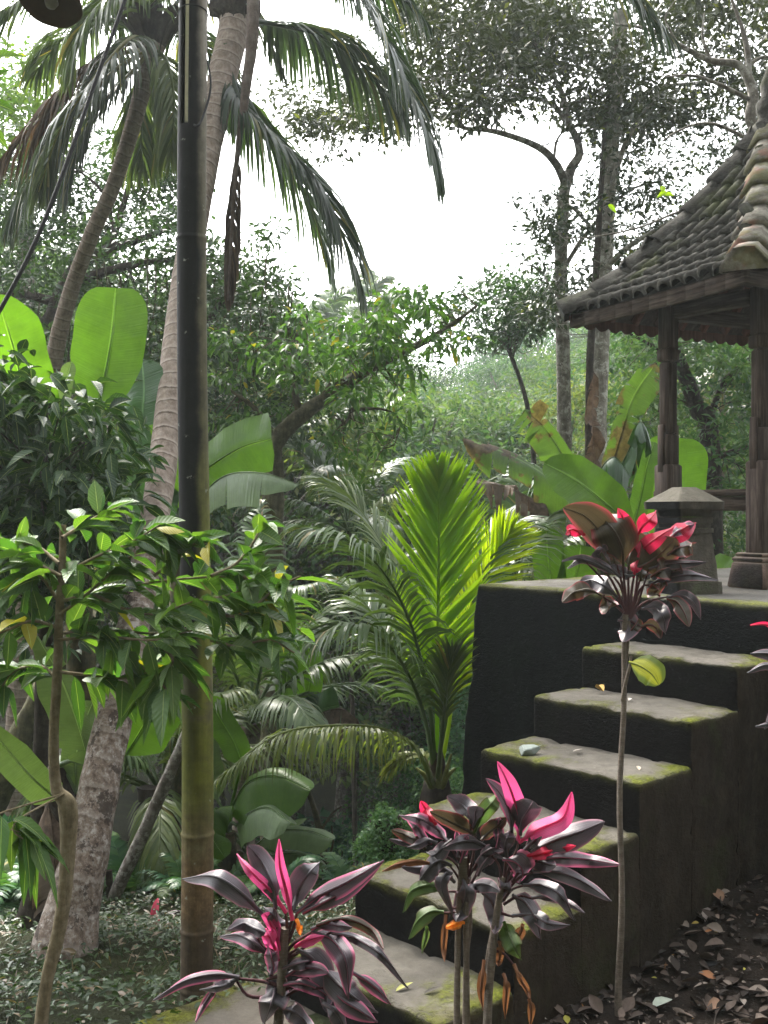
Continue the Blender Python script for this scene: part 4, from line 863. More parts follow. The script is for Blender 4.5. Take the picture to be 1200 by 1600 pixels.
def fern(base, n, L, seed, label, group):
    r = np.random.default_rng(seed); t = thing('fern', base, label, 'fern', group)
    for i in range(n):
        mb = MB(); frond(mb, arc(A(base, float)+A((0, 0, .02)), i*137+r.uniform(-20, 20), r.uniform(35, 75), L*r.uniform(.7, 1.1), 1.9), n=30, ll=L*.26, lw=L*.045, start=.12, ang=68, droop=.5, seed=seed+i, rr=.004, seg=3, tipk=.2); mb.build('frond', M['vine' if i % 3 else 'mid'], t)
    return t
def auto_palm(base, crown, L, nf, seed, label, mat='frond', el=(15, 75), tr=.09, name='coconut_palm', group=None, ll=.42, dr=1.6, lw=.035, n=44, trunkmat='palm_bark_far'):
    r = np.random.default_rng(seed); t = thing(name, base, label, 'palm', group)
    m_ = MB(); tube(m_, spline([A(base, float)-A((0, 0, .3)), (A(base, float)+crown)/2+A((r.normal()*.1, 0, 0)), crown], 30), [tr*1.3, tr, tr*.9], 12, lump=.08); m_.build('trunk', M[trunkmat], t)
    for i in range(nf):
        az = i*137.5+r.uniform(-15, 15); e = el[0]+(el[1]-el[0])*(1-i/nf)
        mb = MB(); frond(mb, arc(crown, az, e, L*r.uniform(.8, 1.1), dr*r.uniform(.8, 1.2)), n=n, ll=ll, lw=lw, start=.2, ang=50, droop=1.2, seed=seed*31+i, rr=.01, seg=3)
        mb.build('frond', M[mat], t)
    return t
g_ = lambda x, y: (x, y, float(G(x, y)))
auto_palm(g_(*P(395, 900, 8.3)[:2]), P(392, 1130, 8.3), 1.75, 13, 4, 'bushy young palm low in the hollow behind the bamboo pole', 'frond', (25, 80), lw=.03)
auto_palm(g_(*P(270, 900, 7.6)[:2]), P(252, 1240, 7.6), 1.35, 11, 5, 'small drooping palm between the big trunk and the bamboo', 'frond', (20, 75), lw=.028)
auto_palm(g_(*P(440, 900, 14)[:2]), P(432, 700, 14), 1.75, 13, 6, 'distant palm with a pale thin trunk, crown under the leafy branch', 'frond', (5, 75), .06, lw=.045, ll=.5, trunkmat='bark')
auto_palm(g_(*P(560, 900, 13)[:2]), P(545, 830, 13), 1.9, 12, 7, 'feathery palm behind the young palm, left of its bright frond', 'frond', (15, 80), .03, lw=.03, ll=.5, trunkmat='bark_dark')
auto_palm(g_(*P(800, 900, 11)[:2]), P(805, 905, 11), 1.7, 11, 8, 'feathery palm crown just above the left end of the mossy wall', 'frond', (20, 80), .06, lw=.04, ll=.5)
auto_palm(g_(*P(1130, 900, 17)[:2]), P(1130, 640, 17), 2.2, 11, 9, 'grey palm in the woods seen through the pavilion posts', 'frond_dark', (0, 70), .07, lw=.06, ll=.6)
auto_palm(g_(*P(575, 900, 45)[:2]), P(580, 478, 45), 2.2, 13, 10, 'far coconut palm poking above the leafy branch on the skyline', 'frond', (-5, 75), .12, lw=.10, ll=.8)
auto_palm(g_(*P(480, 900, 36)[:2]), P(505, 520, 36), 2.6, 13, 12, 'far hazy coconut palm at the left edge of the bright sky', 'frond', (-5, 75), .12, lw=.10, ll=.8)
# ------------------------------------------------------------------ ti plants (cordylines)
def tleaf(root, pts, w, mat, stemat=None, D=None, side=None, seed=0, **kw):
    pts = [p if len(p) == 3 else (*p, D) for p in pts]; q = PP(*pts)
    w *= .84; mb = MB(); vx = q[-1]-q[0]; kw.setdefault('fold', .22)
    if side is None:
        v = nrm(q[len(q)//2]-A((0, 0, EYE))); side = np.cross(nrm(vx), v)    # blade lies broadly open, seen from the steps
        up = np.cross(side, nrm(vx)); side = nrm(side*.85+np.cross(nrm(vx), Z_)*.45*(1 if np.dot(np.cross(nrm(vx), Z_), side) > 0 else -1))
    blade(mb, q, w, side=side, prof=ti_prof, wave=.06, seed=seed, nseg=24, **kw)
    return mb.build('leaf', M[mat], root)
def stems(root, lst):
    for pts, r in lst:
        mb = MB(); tube(mb, spline(pts, 20), r, 9, lump=.12, seed=len(pts)); mb.build('stem', M['ti_stem'], root)
def petioles(root, lst, D, mat='petiole_dark', r=.006):
    mb = MB()
    for p in lst: tube(mb, spline(PP(*[(x, y, D) for x, y in p]), 8), [r, r*.6], 6, caps=False)
    mb.build('leaf_stalks', M[mat], root)
Q = lambda *p: [(230+x/3, 1280+y/3) for x, y in p]
D = 2.65
c1 = thing('ti_plant', (*P(430, 900, 2.65)[:2], .02), 'low pink and purple ti plant in front of the mossy landing', 'ti plant')
stems(c1, [([A((*P(432, 900, D)[:2], -.02)), P(430, 1700, D), P(438, 1560, D), P(446, 1450, D)], [.012, .013, .011])])
L_ = [(Q((545, 455), (430, 340), (310, 270), (172, 285)), .07, 'c_dark', (545, 455)), (Q((600, 415), (585, 300), (530, 190), (470, 122)), .075, 'c_dark', 0),
 (Q((648, 440), (580, 340), (490, 250), (422, 168)), .034, 'c_pink', 0), (Q((682, 470), (650, 330), (622, 210), (618, 92)), .034, 'c_pink', 0),
 (Q((680, 430), (705, 340), (750, 260), (805, 205)), .078, 'c_dark', 0), (Q((700, 440), (810, 360), (950, 290), (1110, 195)), .062, 'c_edge', 0),
 (Q((735, 440), (850, 380), (960, 320), (1095, 215)), .05, 'c_edge', 0), (Q((682, 492), (620, 490), (585, 445), (552, 415)), .045, 'c_dark', 0),
 (Q((585, 560), (520, 520), (450, 490), (375, 520)), .045, 'c_dark', 0), (Q((560, 640), (500, 580), (430, 545), (345, 555)), .05, 'c_edge', 0),
 (Q((625, 610), (600, 520), (565, 460), (548, 440)), .04, 'c_pink', 0), (Q((622, 660), (590, 590), (570, 540), (560, 520)), .045, 'c_pink', 0),
 (Q((770, 530), (860, 560), (930, 660), (942, 838)), .072, 'c_edge', 0), (Q((860, 530), (980, 560), (1100, 640), (1215, 790)), .034, 'c_dark', 0),
 (Q((700, 610), (780, 660), (840, 760), (838, 905)), .085, 'c_dark', 0), (Q((770, 520), (840, 490), (900, 500), (960, 510)), .04, 'c_edge', 0),
 (Q((800, 500), (930, 470), (1050, 520), (1110, 612)), .034, 'c_olive', 0), (Q((700, 600), (740, 575), (780, 560), (830, 550)), .035, 'c_pink', 0),
 (Q((430, 745), (320, 730), (180, 760), (35, 850)), .036, 'c_edge', 0), (Q((430, 750), (380, 770), (320, 790), (255, 800)), .03, 'c_dark', 0),
 (Q((330, 760), (300, 820), (260, 880), (225, 955)), .024, 'c_edge', 0), (Q((560, 750), (600, 790), (580, 870), (545, 960)), .088, 'c_dark', 0),
 (Q((640, 700), (700, 680), (760, 670), (810, 690)), .04, 'c_dark', 0), (Q((810, 690), (880, 760), (960, 830), (1075, 905)), .085, 'c_dark', 0),
 (Q((960, 720), (1030, 760), (1090, 810), (1135, 865)), .04, 'c_edge', 0), (Q((850, 780), (920, 850), (1000, 900), (1075, 950)), .06, 'c_edge', 0),
 (Q((620, 885), (680, 900), (730, 940), (790, 1010)), .06, 'c_dark', 0), (Q((830, 870), (880, 900), (910, 950), (925, 1000)), .055, 'c_dark', 0),
 (Q((580, 740), (590, 690), (580, 640), (565, 600)), .045, 'c_edge', 0), (Q((650, 740), (720, 700), (790, 700), (850, 720)), .05, 'c_edge', 0),
 (Q((640, 780), (720, 770), (800, 800), (860, 850)), .04, 'c_edge', 0), (Q((700, 480), (710, 500), (715, 520), (718, 545)), .02, 'orange', 0)]
for i, (p, w, m, _) in enumerate(L_):
    r_ = np.random.default_rng(i); n = len(p); dd = [D+r_.uniform(-.05, .03)*k/1.5+(0 if k == 0 else r_.uniform(-.03, .03)) for k in range(n)]
    tleaf(c1, [(x, y, d) for (x, y), d in zip(p, dd)], w, m, seed=i)
petioles(c1, [Q((640, 640), (690, 580), (770, 530)), Q((640, 660), (590, 620), (545, 600), (520, 560)), Q((640, 620), (610, 560), (580, 480), (545, 450)), Q((650, 560), (655, 500), (648, 440)), Q((655, 560), (670, 500), (682, 460)), Q((650, 600), (690, 500), (700, 440)), Q((640, 700), (660, 640), (700, 610)), Q((620, 780), (540, 760), (430, 748)), Q((630, 740), (600, 740), (560, 752)), Q((620, 830), (480, 830), (420, 760)), Q((640, 660), (700, 630), (735, 600), (860, 530)), Q((600, 560), (605, 480), (600, 415)), Q((640, 640), (625, 600)), Q((640, 800), (720, 760), (810, 695)), Q((630, 860), (700, 800), (850, 790))], D, r=.0055)
Q = lambda *p: [(600+x/3, 1180+y/3) for x, y in p]
D = 3.15
c2 = thing('ti_plant', (*P(725, 900, 3.2)[:2], .02), 'dark leaved ti plant on slim stems, left of the hot pink one by the steps', 'ti plant')
stems(c2, [([A((*P(712, 900, D)[:2], -.02)), P(714, 1600, D), P(716, 1450, D), P(722, 1340, D)], [.011, .009]), ([A((*P(733, 900, D)[:2], -.02)), P(730, 1600, D), P(728, 1450, D), P(726, 1340, D)], [.010, .009]), ([A((*P(726, 900, 3.2)[:2], -.02)), P(728, 1520, 3.2), P(734, 1440, 3.2), P(732, 1350, 3.2)], [.009, .008])])
L_ = [(Q((430, 370), (370, 340), (290, 300), (215, 262)), .07, 'c_olive'), (Q((240, 320), (215, 290), (195, 255), (170, 215)), .045, 'c_red'),
 (Q((410, 320), (400, 270), (350, 220), (298, 188)), .075, 'c_dark'), (Q((425, 360), (460, 280), (510, 220), (545, 175)), .06, 'c_green'),
 (Q((455, 400), (480, 370), (530, 330), (572, 292)), .06, 'c_olive'), (Q((300, 410), (250, 350), (170, 300), (75, 285)), .055, 'c_edge'),
 (Q((490, 440), (420, 405), (350, 410), (275, 440)), .06, 'c_dark'), (Q((320, 400), (280, 430), (240, 470), (205, 455)), .06, 'c_dark'),
 (Q((250, 415), (200, 400), (160, 420), (115, 432)), .035, 'c_dark'), (Q((170, 440), (120, 415), (70, 405), (22, 395)), .025, 'c_dark'),
 (Q((190, 440), (150, 400), (90, 370), (35, 352)), .045, 'c_olive'), (Q((310, 520), (250, 500), (190, 560), (160, 625)), .075, 'c_dark'),
 (Q((320, 560), (250, 520), (160, 530), (80, 525)), .05, 'c_dark'), (Q((230, 515), (150, 500), (60, 515), (0, 545)), .026, 'c_dry'),
 (Q((290, 640), (220, 610), (130, 640), (95, 735)), .055, 'c_green'), (Q((280, 740), (220, 735), (160, 780), (122, 860)), .06, 'c_green'),
 (Q((200, 800), (200, 840), (190, 880), (178, 922)), .024, 'c_green'), (Q((370, 585), (385, 640), (365, 720), (340, 780)), .075, 'c_dark'),
 (Q((400, 660), (430, 610), (490, 610), (545, 640)), .055, 'c_dark'), (Q((460, 640), (500, 680), (525, 760), (520, 840)), .068, 'c_dark'),
 (Q((330, 600), (290, 560), (270, 620), (330, 760)), .05, 'c_dark'), (Q((290, 750), (285, 820), (280, 900), (284, 970)), .025, 'c_dry'),
 (Q((375, 790), (345, 790), (315, 800), (290, 812)), .035, 'orange'), (Q((420, 330), (430, 290), (430, 260), (440, 240)), .06, 'c_dark'),
 (Q((345, 480), (350, 430), (345, 390), (340, 350)), .03, 'c_edge'), (Q((360, 500), (375, 450), (380, 410), (395, 370)), .03, 'c_edge'),
 (Q((220, 420), (180, 380), (150, 330), (100, 290)), .04, 'c_edge'), (Q((440, 500), (470, 460), (510, 440), (560, 450)), .04, 'c_dark')]
for i, (p, w, m) in enumerate(L_):
    r_ = np.random.default_rng(100+i); dd = [D+r_.uniform(-.12, .08)*k/3 for k in range(4)]
    tleaf(c2, [(x, y, d) for (x, y), d in zip(p, dd)], w, m, seed=i+50)
petioles(c2, [Q((390, 560), (340, 480), (300, 410)), Q((390, 560), (370, 470), (430, 370)), Q((390, 580), (440, 500), (490, 440)), Q((385, 600), (330, 500), (240, 450)), Q((385, 640), (340, 560), (310, 520)), Q((390, 660), (340, 640), (290, 640)), Q((385, 780), (340, 740), (280, 740)), Q((400, 560), (420, 460), (430, 380)), Q((390, 640), (330, 720), (290, 650)), Q((410, 600), (470, 500), (560, 455)), Q((400, 640), (450, 640)), Q((380, 500), (350, 450), (320, 400)), Q((390, 560), (395, 480), (410, 320))], D, r=.005)
D = 3.12
c3 = thing('ti_plant', (*P(775, 900, 3.12)[:2], .02), 'ti plant with hot pink top leaves in front of the stairs', 'ti plant')
stems(c3, [([A((*P(758, 900, D)[:2], -.02)), P(762, 1590, D), P(768, 1500, D), P(776, 1430, D), P(786, 1370, D)], [.014, .012, .009]), ([A((*P(762, 900, 3.16)[:2], -.02)), P(764, 1540, 3.16), P(764, 1490, 3.16), P(782, 1400, 3.16)], [.010, .008])])
L_ = [(Q((630, 400), (635, 300), (590, 150), (532, 28)), .066, 'c_pink'), (Q((600, 370), (590, 270), (540, 170), (478, 108)), .052, 'c_edge'),
 (Q((635, 410), (720, 350), (840, 290), (882, 172)), .075, 'c_pink'), (Q((640, 370), (650, 300), (680, 250), (700, 215)), .10, 'c_dark'),
 (Q((690, 455), (800, 400), (920, 360), (1035, 312)), .10, 'c_dark'), (Q((648, 480), (740, 460), (820, 440), (900, 425)), .045, 'c_red'),
 (Q((720, 490), (840, 480), (960, 490), (1110, 515)), .06, 'c_edge'), (Q((700, 550), (820, 550), (940, 600), (1066, 686)), .06, 'c_dark'),
 (Q((650, 610), (740, 610), (830, 660), (892, 775)), .06, 'c_dark'), (Q((690, 670), (780, 665), (860, 690), (942, 740)), .032, 'c_dark'),
 (Q((600, 655), (660, 690), (710, 770), (732, 860)), .075, 'c_dark'), (Q((600, 755), (700, 750), (770, 790), (866, 798)), .05, 'c_dark'),
 (Q((560, 490), (620, 500), (650, 540), (632, 600)), .10, 'c_edge'), (Q((640, 480), (720, 500), (770, 510), (806, 520)), .06, 'c_dark'),
 (Q((575, 470), (570, 420), (580, 380), (600, 345)), .06, 'c_dark'), (Q((590, 640), (570, 610), (560, 600), (560, 700)), .05, 'c_dark'),
 (Q((560, 780), (580, 830), (610, 900), (640, 955)), .07, 'c_green'), (Q((650, 790), (640, 830), (625, 860), (610, 880)), .04, 'c_dry'),
 (Q((540, 870), (545, 920), (540, 960), (535, 990)), .03, 'c_dry'), (Q((470, 960), (460, 1050), (455, 1120), (465, 1190)), .032, 'c_dry'),
 (Q((560, 1030), (575, 1080), (570, 1160), (568, 1230)), .026, 'c_dry'), (Q((610, 980), (640, 1050), (670, 1100), (685, 1150)), .026, 'c_dry'),
 (Q((680, 1140), (690, 1180), (690, 1220), (685, 1270)), .028, 'c_dry'), (Q((440, 560), (470, 500), (510, 470), (560, 480)), .05, 'c_dark'),
 (Q((530, 430), (540, 380), (535, 330), (540, 290)), .04, 'c_edge'), (Q((660, 440), (700, 400), (690, 430), (740, 380)), .04, 'c_dark')]
for i, (p, w, m) in enumerate(L_):
    r_ = np.random.default_rng(200+i); dd = [D+r_.uniform(-.12, .08)*k/3 for k in range(4)]
    tleaf(c3, [(x, y, d) for (x, y), d in zip(p, dd)], w, m, seed=i+90)
petioles(c3, [Q((560, 640), (580, 540), (620, 450), (630, 400)), Q((560, 640), (570, 500), (600, 370)), Q((570, 620), (620, 520), (690, 455)), Q((570, 640), (640, 540), (720, 490)), Q((570, 640), (640, 570), (700, 550)), Q((560, 680), (600, 630), (650, 612)), Q((550, 600), (540, 520), (500, 460)), Q((560, 700), (630, 660), (690, 670)), Q((550, 740), (580, 750), (600, 755)), ], D, r=.005); petioles(c3, [Q((504, 915), (560, 930), (610, 985))], D, r=.005)
Q = lambda *p: [(860+x/3.53, 760+y/3.53) for x, y in p]
D = 3.85
c4 = thing('ti_plant', (*P(972, 900, 3.85)[:2], .03), 'tall single stemmed ti plant with red and olive crown before the upper steps', 'ti plant')
stems(c4, [([A((*P(972, 900, D)[:2], 0)), P(966, 1560, D), P(972, 1400, D), P(968, 1250, D), P(975, 1100, D), P(975, 1000, D), P(977, 960, D)], [.020, .013, .011, .0105, .009, .012]), ([P(974, 1060, D+.02), P(978, 1030, D+.02), P(981, 1000, D), P(982, 970, D)], [.007, .007]), ([P(972, 1095, D), P(978, 1065, D-.02), P(984, 1040, D-.03), P(986, 1025, D-.03)], [.007, .005])])
L_ = [(Q((365, 430), (310, 300), (200, 170), (72, 115)), .115, 'c_olive'), (Q((400, 440), (390, 330), (330, 220), (220, 135)), .14, 'c_olive'), (Q((430, 440), (440, 380), (460, 310), (480, 245)), .12, 'c_olive'),
 (Q((470, 450), (540, 420), (620, 360), (690, 285)), .13, 'c_olive'), (Q((465, 455), (500, 360), (580, 290), (680, 228)), .07, 'c_red'), (Q((440, 290), (430, 230), (400, 170), (372, 120)), .05, 'c_red'),
 (Q((480, 270), (510, 220), (550, 180), (580, 140)), .07, 'c_red'), (Q((640, 310), (690, 270), (740, 230), (800, 205)), .085, 'c_red'), (Q((660, 290), (700, 250), (750, 220), (795, 205)), .05, 'c_edge'),
 (Q((650, 380), (710, 340), (760, 330), (785, 370)), .07, 'c_olive'), (Q((190, 270), (150, 250), (110, 240), (90, 270)), .05, 'c_red'),
 (Q((380, 500), (300, 440), (180, 400), (95, 455)), .045, 'c_dark'), (Q((330, 470), (240, 420), (150, 395), (62, 410)), .035, 'c_dark'), (Q((490, 470), (430, 490), (380, 460), (330, 432)), .05, 'c_dark'),
 (Q((540, 460), (640, 430), (750, 425), (858, 420)), .045, 'c_dark'), (Q((540, 545), (660, 500), (790, 490), (922, 520)), .05, 'c_dark'), (Q((560, 500), (620, 460), (680, 450), (730, 480)), .075, 'c_olive'),
 (Q((365, 610), (300, 550), (230, 520), (160, 530)), .075, 'c_dark'), (Q((260, 590), (190, 570), (120, 590), (65, 640)), .055, 'c_olive'), (Q((290, 600), (310, 640), (330, 670), (350, 640)), .06, 'c_olive'),
 (Q((500, 670), (570, 670), (620, 720), (632, 810)), .075, 'c_dark'), (Q((640, 605), (720, 600), (790, 640), (828, 730)), .05, 'c_dark'), (Q((640, 620), (700, 640), (740, 700), (765, 775)), .05, 'c_olive'),
 (Q((490, 770), (550, 760), (590, 790), (610, 840)), .04, 'c_olive'), (Q((370, 735), (400, 740), (430, 780), (400, 860)), .10, 'c_dark'), (Q((440, 800), (460, 780), (480, 750), (490, 730)), .04, 'c_olive'),
 (Q((500, 520), (500, 480), (510, 440), (530, 400)), .06, 'c_olive'), (Q((560, 560), (610, 540), (570, 590), (590, 600)), .05, 'c_olive'), (Q((460, 500), (470, 450), (480, 420), (490, 380)), .05, 'c_red'),
 (Q((280, 400), (250, 370), (290, 340), (330, 420)), .04, 'c_dark')]
for i, (p, w, m) in enumerate(L_):
    r_ = np.random.default_rng(300+i); dd = [D+r_.uniform(-.12, .08)*k/3 for k in range(4)]
    tleaf(c4, [(x, y, d) for (x, y), d in zip(p, dd)], w*(1.45 if m == 'c_olive' else 1.1), m, seed=i+150, fold=.14)
mb = MB(); blade(mb, PP((985, 1035, D-.03), (1000, 1040, D-.08), (1018, 1052, D-.12), (1030, 1070, D-.14)), .10, side=(.5, 0, 1), tip=.35, base=.3, fold=.15, seed=3); mb.build('yellowing_leaf', M['c_yellow'], c4)
petioles(c4, [Q((420, 720), (400, 560), (365, 430)), Q((425, 720), (410, 560), (400, 440)), Q((430, 720), (430, 560), (430, 440)), Q((435, 720), (450, 560), (470, 450)), Q((430, 720), (350, 540), (300, 470)), Q((430, 720), (380, 620), (365, 600)), Q((440, 700), (500, 560), (545, 545)), Q((440, 720), (490, 620), (540, 460)), Q((440, 720), (520, 640), (640, 610)), Q((440, 730), (470, 690), (500, 670)), Q((440, 740), (470, 760), (500, 772)), Q((430, 720), (340, 640), (260, 590)), Q((430, 700), (330, 560), (200, 420)), Q((440, 700), (480, 560), (500, 500)), Q((430, 700), (390, 560), (350, 500)), Q((440, 710), (470, 580), (480, 470))], D, r=.006)
c5 = thing('ti_plant', (*P(1260, 900, 3.5)[:2], .1), 'ti plant at the right frame edge, only a few leaf tips showing', 'ti plant')
D = 3.5; stems(c5, [([A((*P(1262, 900, D)[:2], .05)), P(1258, 1300, D), P(1255, 1060, D)], [.012, .010])])
for i, (p, w, m) in enumerate([([(1240, 1000), (1215, 985), (1195, 975), (1172, 976)], .022, 'c_red'), ([(1250, 1040), (1225, 1030), (1200, 1022), (1172, 1022)], .06, 'c_dark'), ([(1250, 1050), (1220, 1045), (1195, 1040), (1168, 1052)], .04, 'c_dark'), ([(1255, 1070), (1230, 1080), (1210, 1110), (1195, 1140)], .05, 'c_dark'), ([(1250, 1030), (1235, 990), (1225, 920), (1215, 880)], .07, 'c_olive'), ([(1260, 1040), (1290, 970), (1310, 930), (1340, 900)], .06, 'c_olive'), ([(1255, 1130), (1225, 1128), (1200, 1132), (1180, 1136)], .03, 'c_dark')]): tleaf(c5, p, w, m, D=D, seed=i+400)
# banana and taro leaves filling the hollow
def auto_banana(base, hgt, L, Wd, nf, seed, label, group):
    r = np.random.default_rng(seed); t = thing('banana_plant', base, label, 'banana plant', group); b_ = A(base, float); top_ = b_+A((0, 0, hgt))
    m_ = MB(); tube(m_, spline([b_-A((0, 0, .3)), b_+A((.03, 0, hgt*.5)), top_], 10), [.07, .04], 9, lump=.15); m_.build('pseudostem', M['ban_stem'], t)
    for i in range(nf):
        el = r.uniform(35, 75); pts = arc(top_, i*137+r.uniform(-20, 20), el, L*r.uniform(.7, 1.1), r.uniform(1.2, 2.3)); mb = MB()
        blade(mb, pts[1:], Wd*r.uniform(.8, 1.1), seed=seed+i, sag=.35, tears=int(r.integers(0, 3)), nseg=18); tube(mb, pts[:3], .012, 5, caps=False); mb.build('leaf', M[['ban', 'ban_pale', 'ban_dark', 'ban_lit', 'ban'][(i+seed) % 5]], t)
    return t
g0 = lambda px, D: (*P(px, 0, D)[:2], float(G(*P(px, 0, D)[:2])))
GB = 'small banana plants low in the hollow'; LB = 'small broad leaved banana plant low in the shady hollow'
ab = [auto_banana(g0(380, 8.6), .6, .9, .22, 7, 3, LB, GB), auto_banana(g0(470, 9.6), .5, .8, .2, 7, 9, LB, GB)]
# small far ti plant by the palm foot
c6 = thing('ti_plant', g_(*P(238, 900, 6.0)[:2]), 'small dark ti plant with a red heart on the forest floor left of the bamboo', 'ti plant')
o_ = P(238, 1465, 6.0); mb = MB(); tube(mb, [A(g_(*P(238, 900, 6.0)[:2])), o_], .012, 6); mb.build('stem', M['ti_stem'], c6)
for i in range(16):
    mb = MB(); blade(mb, arc(o_, i*137, 70-i*4, .24, 1.4), .05, prof=ti_prof, seed=i, nseg=12); mb.build('leaf', M['c_red' if i < 2 else 'c_dark'], c6)

# ------------------------------------------------------------------ near leafy shrubs on the left
def sprays(mb, rng, path, n, L, W, droop=.35, spread=.9, simple=False, start=.1):
    p = spline(path, 30); t = nrm(np.gradient(p, axis=0)); f = rng.uniform(start, 1, n); i = (f*28).astype(int)
    pos = p[i]; az = rng.uniform(0, 2*np.pi, n); h = np.stack([np.cos(az), np.sin(az), rng.uniform(-.3, .5, n)], -1)
    d = nrm(t[i]*.95+h*spread+A([0, 0, -1.])*rng.uniform(-.2, .7, n)[:, None]); leaves(mb, pos+d*.01, d, nrm(A([0, 0, 1.])+rng.normal(size=(n, 3))*.5), L*rng.uniform(.55, 1.2, n), W*rng.uniform(.7, 1.15, n), rng.uniform(.1, .8, n)*droop*2, simple=simple)
rg = np.random.default_rng(11)
ns = thing('coffee_shrub', (*P(58, 900, 3.7)[:2], 0), 'broad leaved shrub with glossy ribbed leaves crossing behind the bamboo pole', 'shrub')
main = spline(PP((60, 1640, 3.65), (72, 1540, 3.65), (95, 1440, 3.68), (105, 1340, 3.7), (106, 1262, 3.7), (88, 1230, 3.7), (84, 1160, 3.7), (89, 1060, 3.7), (93, 960, 3.7), (97, 880, 3.72), (98, 820, 3.72)), 70)
mb = MB(); tube(mb, main, [.024, .023, .024, .026, .034, .020, .018, .017, .015, .013, .012], 12, lump=.14); mb.build('trunk', M['twig'], ns)
br = [[(93, 960), (140, 925), (190, 880), (235, 850)], [(95, 900), (150, 870), (200, 850), (250, 820)], [(92, 940), (180, 920), (280, 905), (380, 900)], [(90, 990), (170, 985), (260, 990), (330, 970)], [(90, 1000), (160, 995), (240, 1000), (300, 985)], [(92, 880), (50, 850), (10, 860), (-40, 880)], [(92, 940), (60, 900), (20, 920), (-30, 950)], [(88, 980), (50, 970), (10, 985), (-30, 1000)], [(97, 840), (130, 820), (165, 800), (190, 790)], [(150, 995), (190, 1020), (230, 1050), (235, 1090)], [(140, 925), (190, 950), (240, 960), (300, 940)], [(330, 900), (370, 880), (400, 840), (410, 800)], [(300, 940), (360, 930), (390, 910), (410, 890)], [(330, 960), (380, 960), (430, 920), (470, 900)], [(380, 900), (410, 930), (440, 970), (470, 985)], [(170, 870), (220, 830), (250, 830), (290, 850)], [(240, 1000), (270, 1030), (250, 1060), (270, 1090)], [(90, 1060), (60, 1040), (20, 1050), (0, 1080)], [(92, 1050), (140, 1055), (200, 1060), (250, 1040)], [(330, 1000), (370, 1010), (420, 1000), (460, 1020)], [(95, 900), (40, 870), (0, 840), (-40, 830)], [(240, 900), (280, 870), (300, 850), (330, 850)]]
mb = MB(); lf = MB()
for k, b_ in enumerate(br):
    pts = [P(x, y, 3.7-.1*math.sin(k*2.1)*i/1.5+rg.uniform(-.04, .04)) for i, (x, y) in enumerate(b_)]
    tube(mb, spline(pts, 14), [.007, .003], 6, caps=False)
    sprays(lf, rg, pts, 22, .15, .062, start=.05, droop=.32, spread=.85)
for pts, n in (([(20, 1290), (40, 1300), (50, 1310), (60, 1325)], 10), ([(-20, 1280), (10, 1275), (25, 1285), (30, 1300)], 8)):
    q = [P(x, y, 3.5) for x, y in pts]; sprays(lf, rg, q, n, .15, .055, start=.0, droop=.6); m9 = MB(); tube(m9, spline([P(100, 1240, 3.68), q[0], q[-1]], 10), [.004, .002], 5, caps=False); m9.build('branch', M['twig'], ns)
mb.build('branches', M['twig'], ns); lf.build('foliage', M['bright'], ns)
rg = np.random.default_rng(12)
db = thing('dark_bush', g_(*P(60, 900, 6.0)[:2]), 'large dark glossy bush filling the left edge below the upright banana leaf', 'bush')
lf = MB(); mb = MB(); sk = spline([A(g_(*P(60, 900, 6.1)[:2])), P(70, 1000, 6.1), P(80, 800, 6.1), P(90, 640, 6.1)], 20); tube(mb, sk, [.06, .02], 9)
poly = [(-60, 575), (20, 570), (100, 615), (150, 650), (190, 700), (200, 740), (165, 810), (150, 850), (60, 870), (-60, 870)]
for c in region(rg, poly, 5.0, 6.3, 115): clump(lf, rg, c, .24, 22, .125, .052, simple=False, droop=.3); twigs(mb, rg, sk, c, .008)
poly = [(0, 840), (130, 850), (120, 1000), (0, 1010)]
for c in region(rg, poly, 5.5, 6.5, 20): clump(lf, rg, c, .24, 16, .12, .05, simple=False, droop=.3)
mb.build('branches', M['bark_dark'], db); lf.build('foliage', M['shrub'], db)
# twig of a nearer plant at the left edge
sp_ = thing('leafy_twig', P(-60, 200, 2.4), 'few bright green leaves poking in at the upper left edge', 'twig')
lf = MB(); o_ = P(-60, 200, 2.4); tube(lf, spline([o_, P(-20, 150, 2.4), P(0, 95, 2.4)], 8), [.004, .002], 5)
leaves(lf, PP((-20, 130, 2.4), (-25, 190, 2.4), (-15, 160, 2.4), (-10, 90, 2.4)), A([[1, 0, .8], [1, 0, -.9], [1, 0, -.2], [1, .2, .3]]), A([0, -1, .6]), A([.07, .075, .06, .07]), .028, .2); lf.build('foliage', M['bright'], sp_)

# ------------------------------------------------------------------ trees built from their own trunks, limbs and crowns
def tree(name, base, trunk, limbs, crowns, label, seed, mat='canopy', bark='bark', cat='tree', group=None, r=(.1, .06), simple=True, flat=.45, droop=.2, lump=.1):
    rg = np.random.default_rng(seed); t = thing(name, base, label, cat, group)
    tm = MB(); tk = spline(trunk, 50); tube(tm, tk, list(r), 12, lump=lump, seed=seed); tm.build('trunk', M[bark], t)
    lm = MB(); sk = [tk[10:]]
    for pts, rr_ in limbs: q = spline(pts, 24); tube(lm, q, rr_, 8, lump=.12, seed=seed, caps=False); sk.append(q[3:])
    sk = np.concatenate(sk); lf = MB()
    for cs, R, n, L, Wd in crowns:
        for c in cs: clump(lf, rg, c, R*rg.uniform(.7, 1.2), n, L, Wd, flat=flat, simple=simple, droop=droop); twigs(lm, rg, sk, c, .008)
    if lm.n: lm.build('limbs', M[bark], t)
    lf.build('crown', M[mat], t); return t
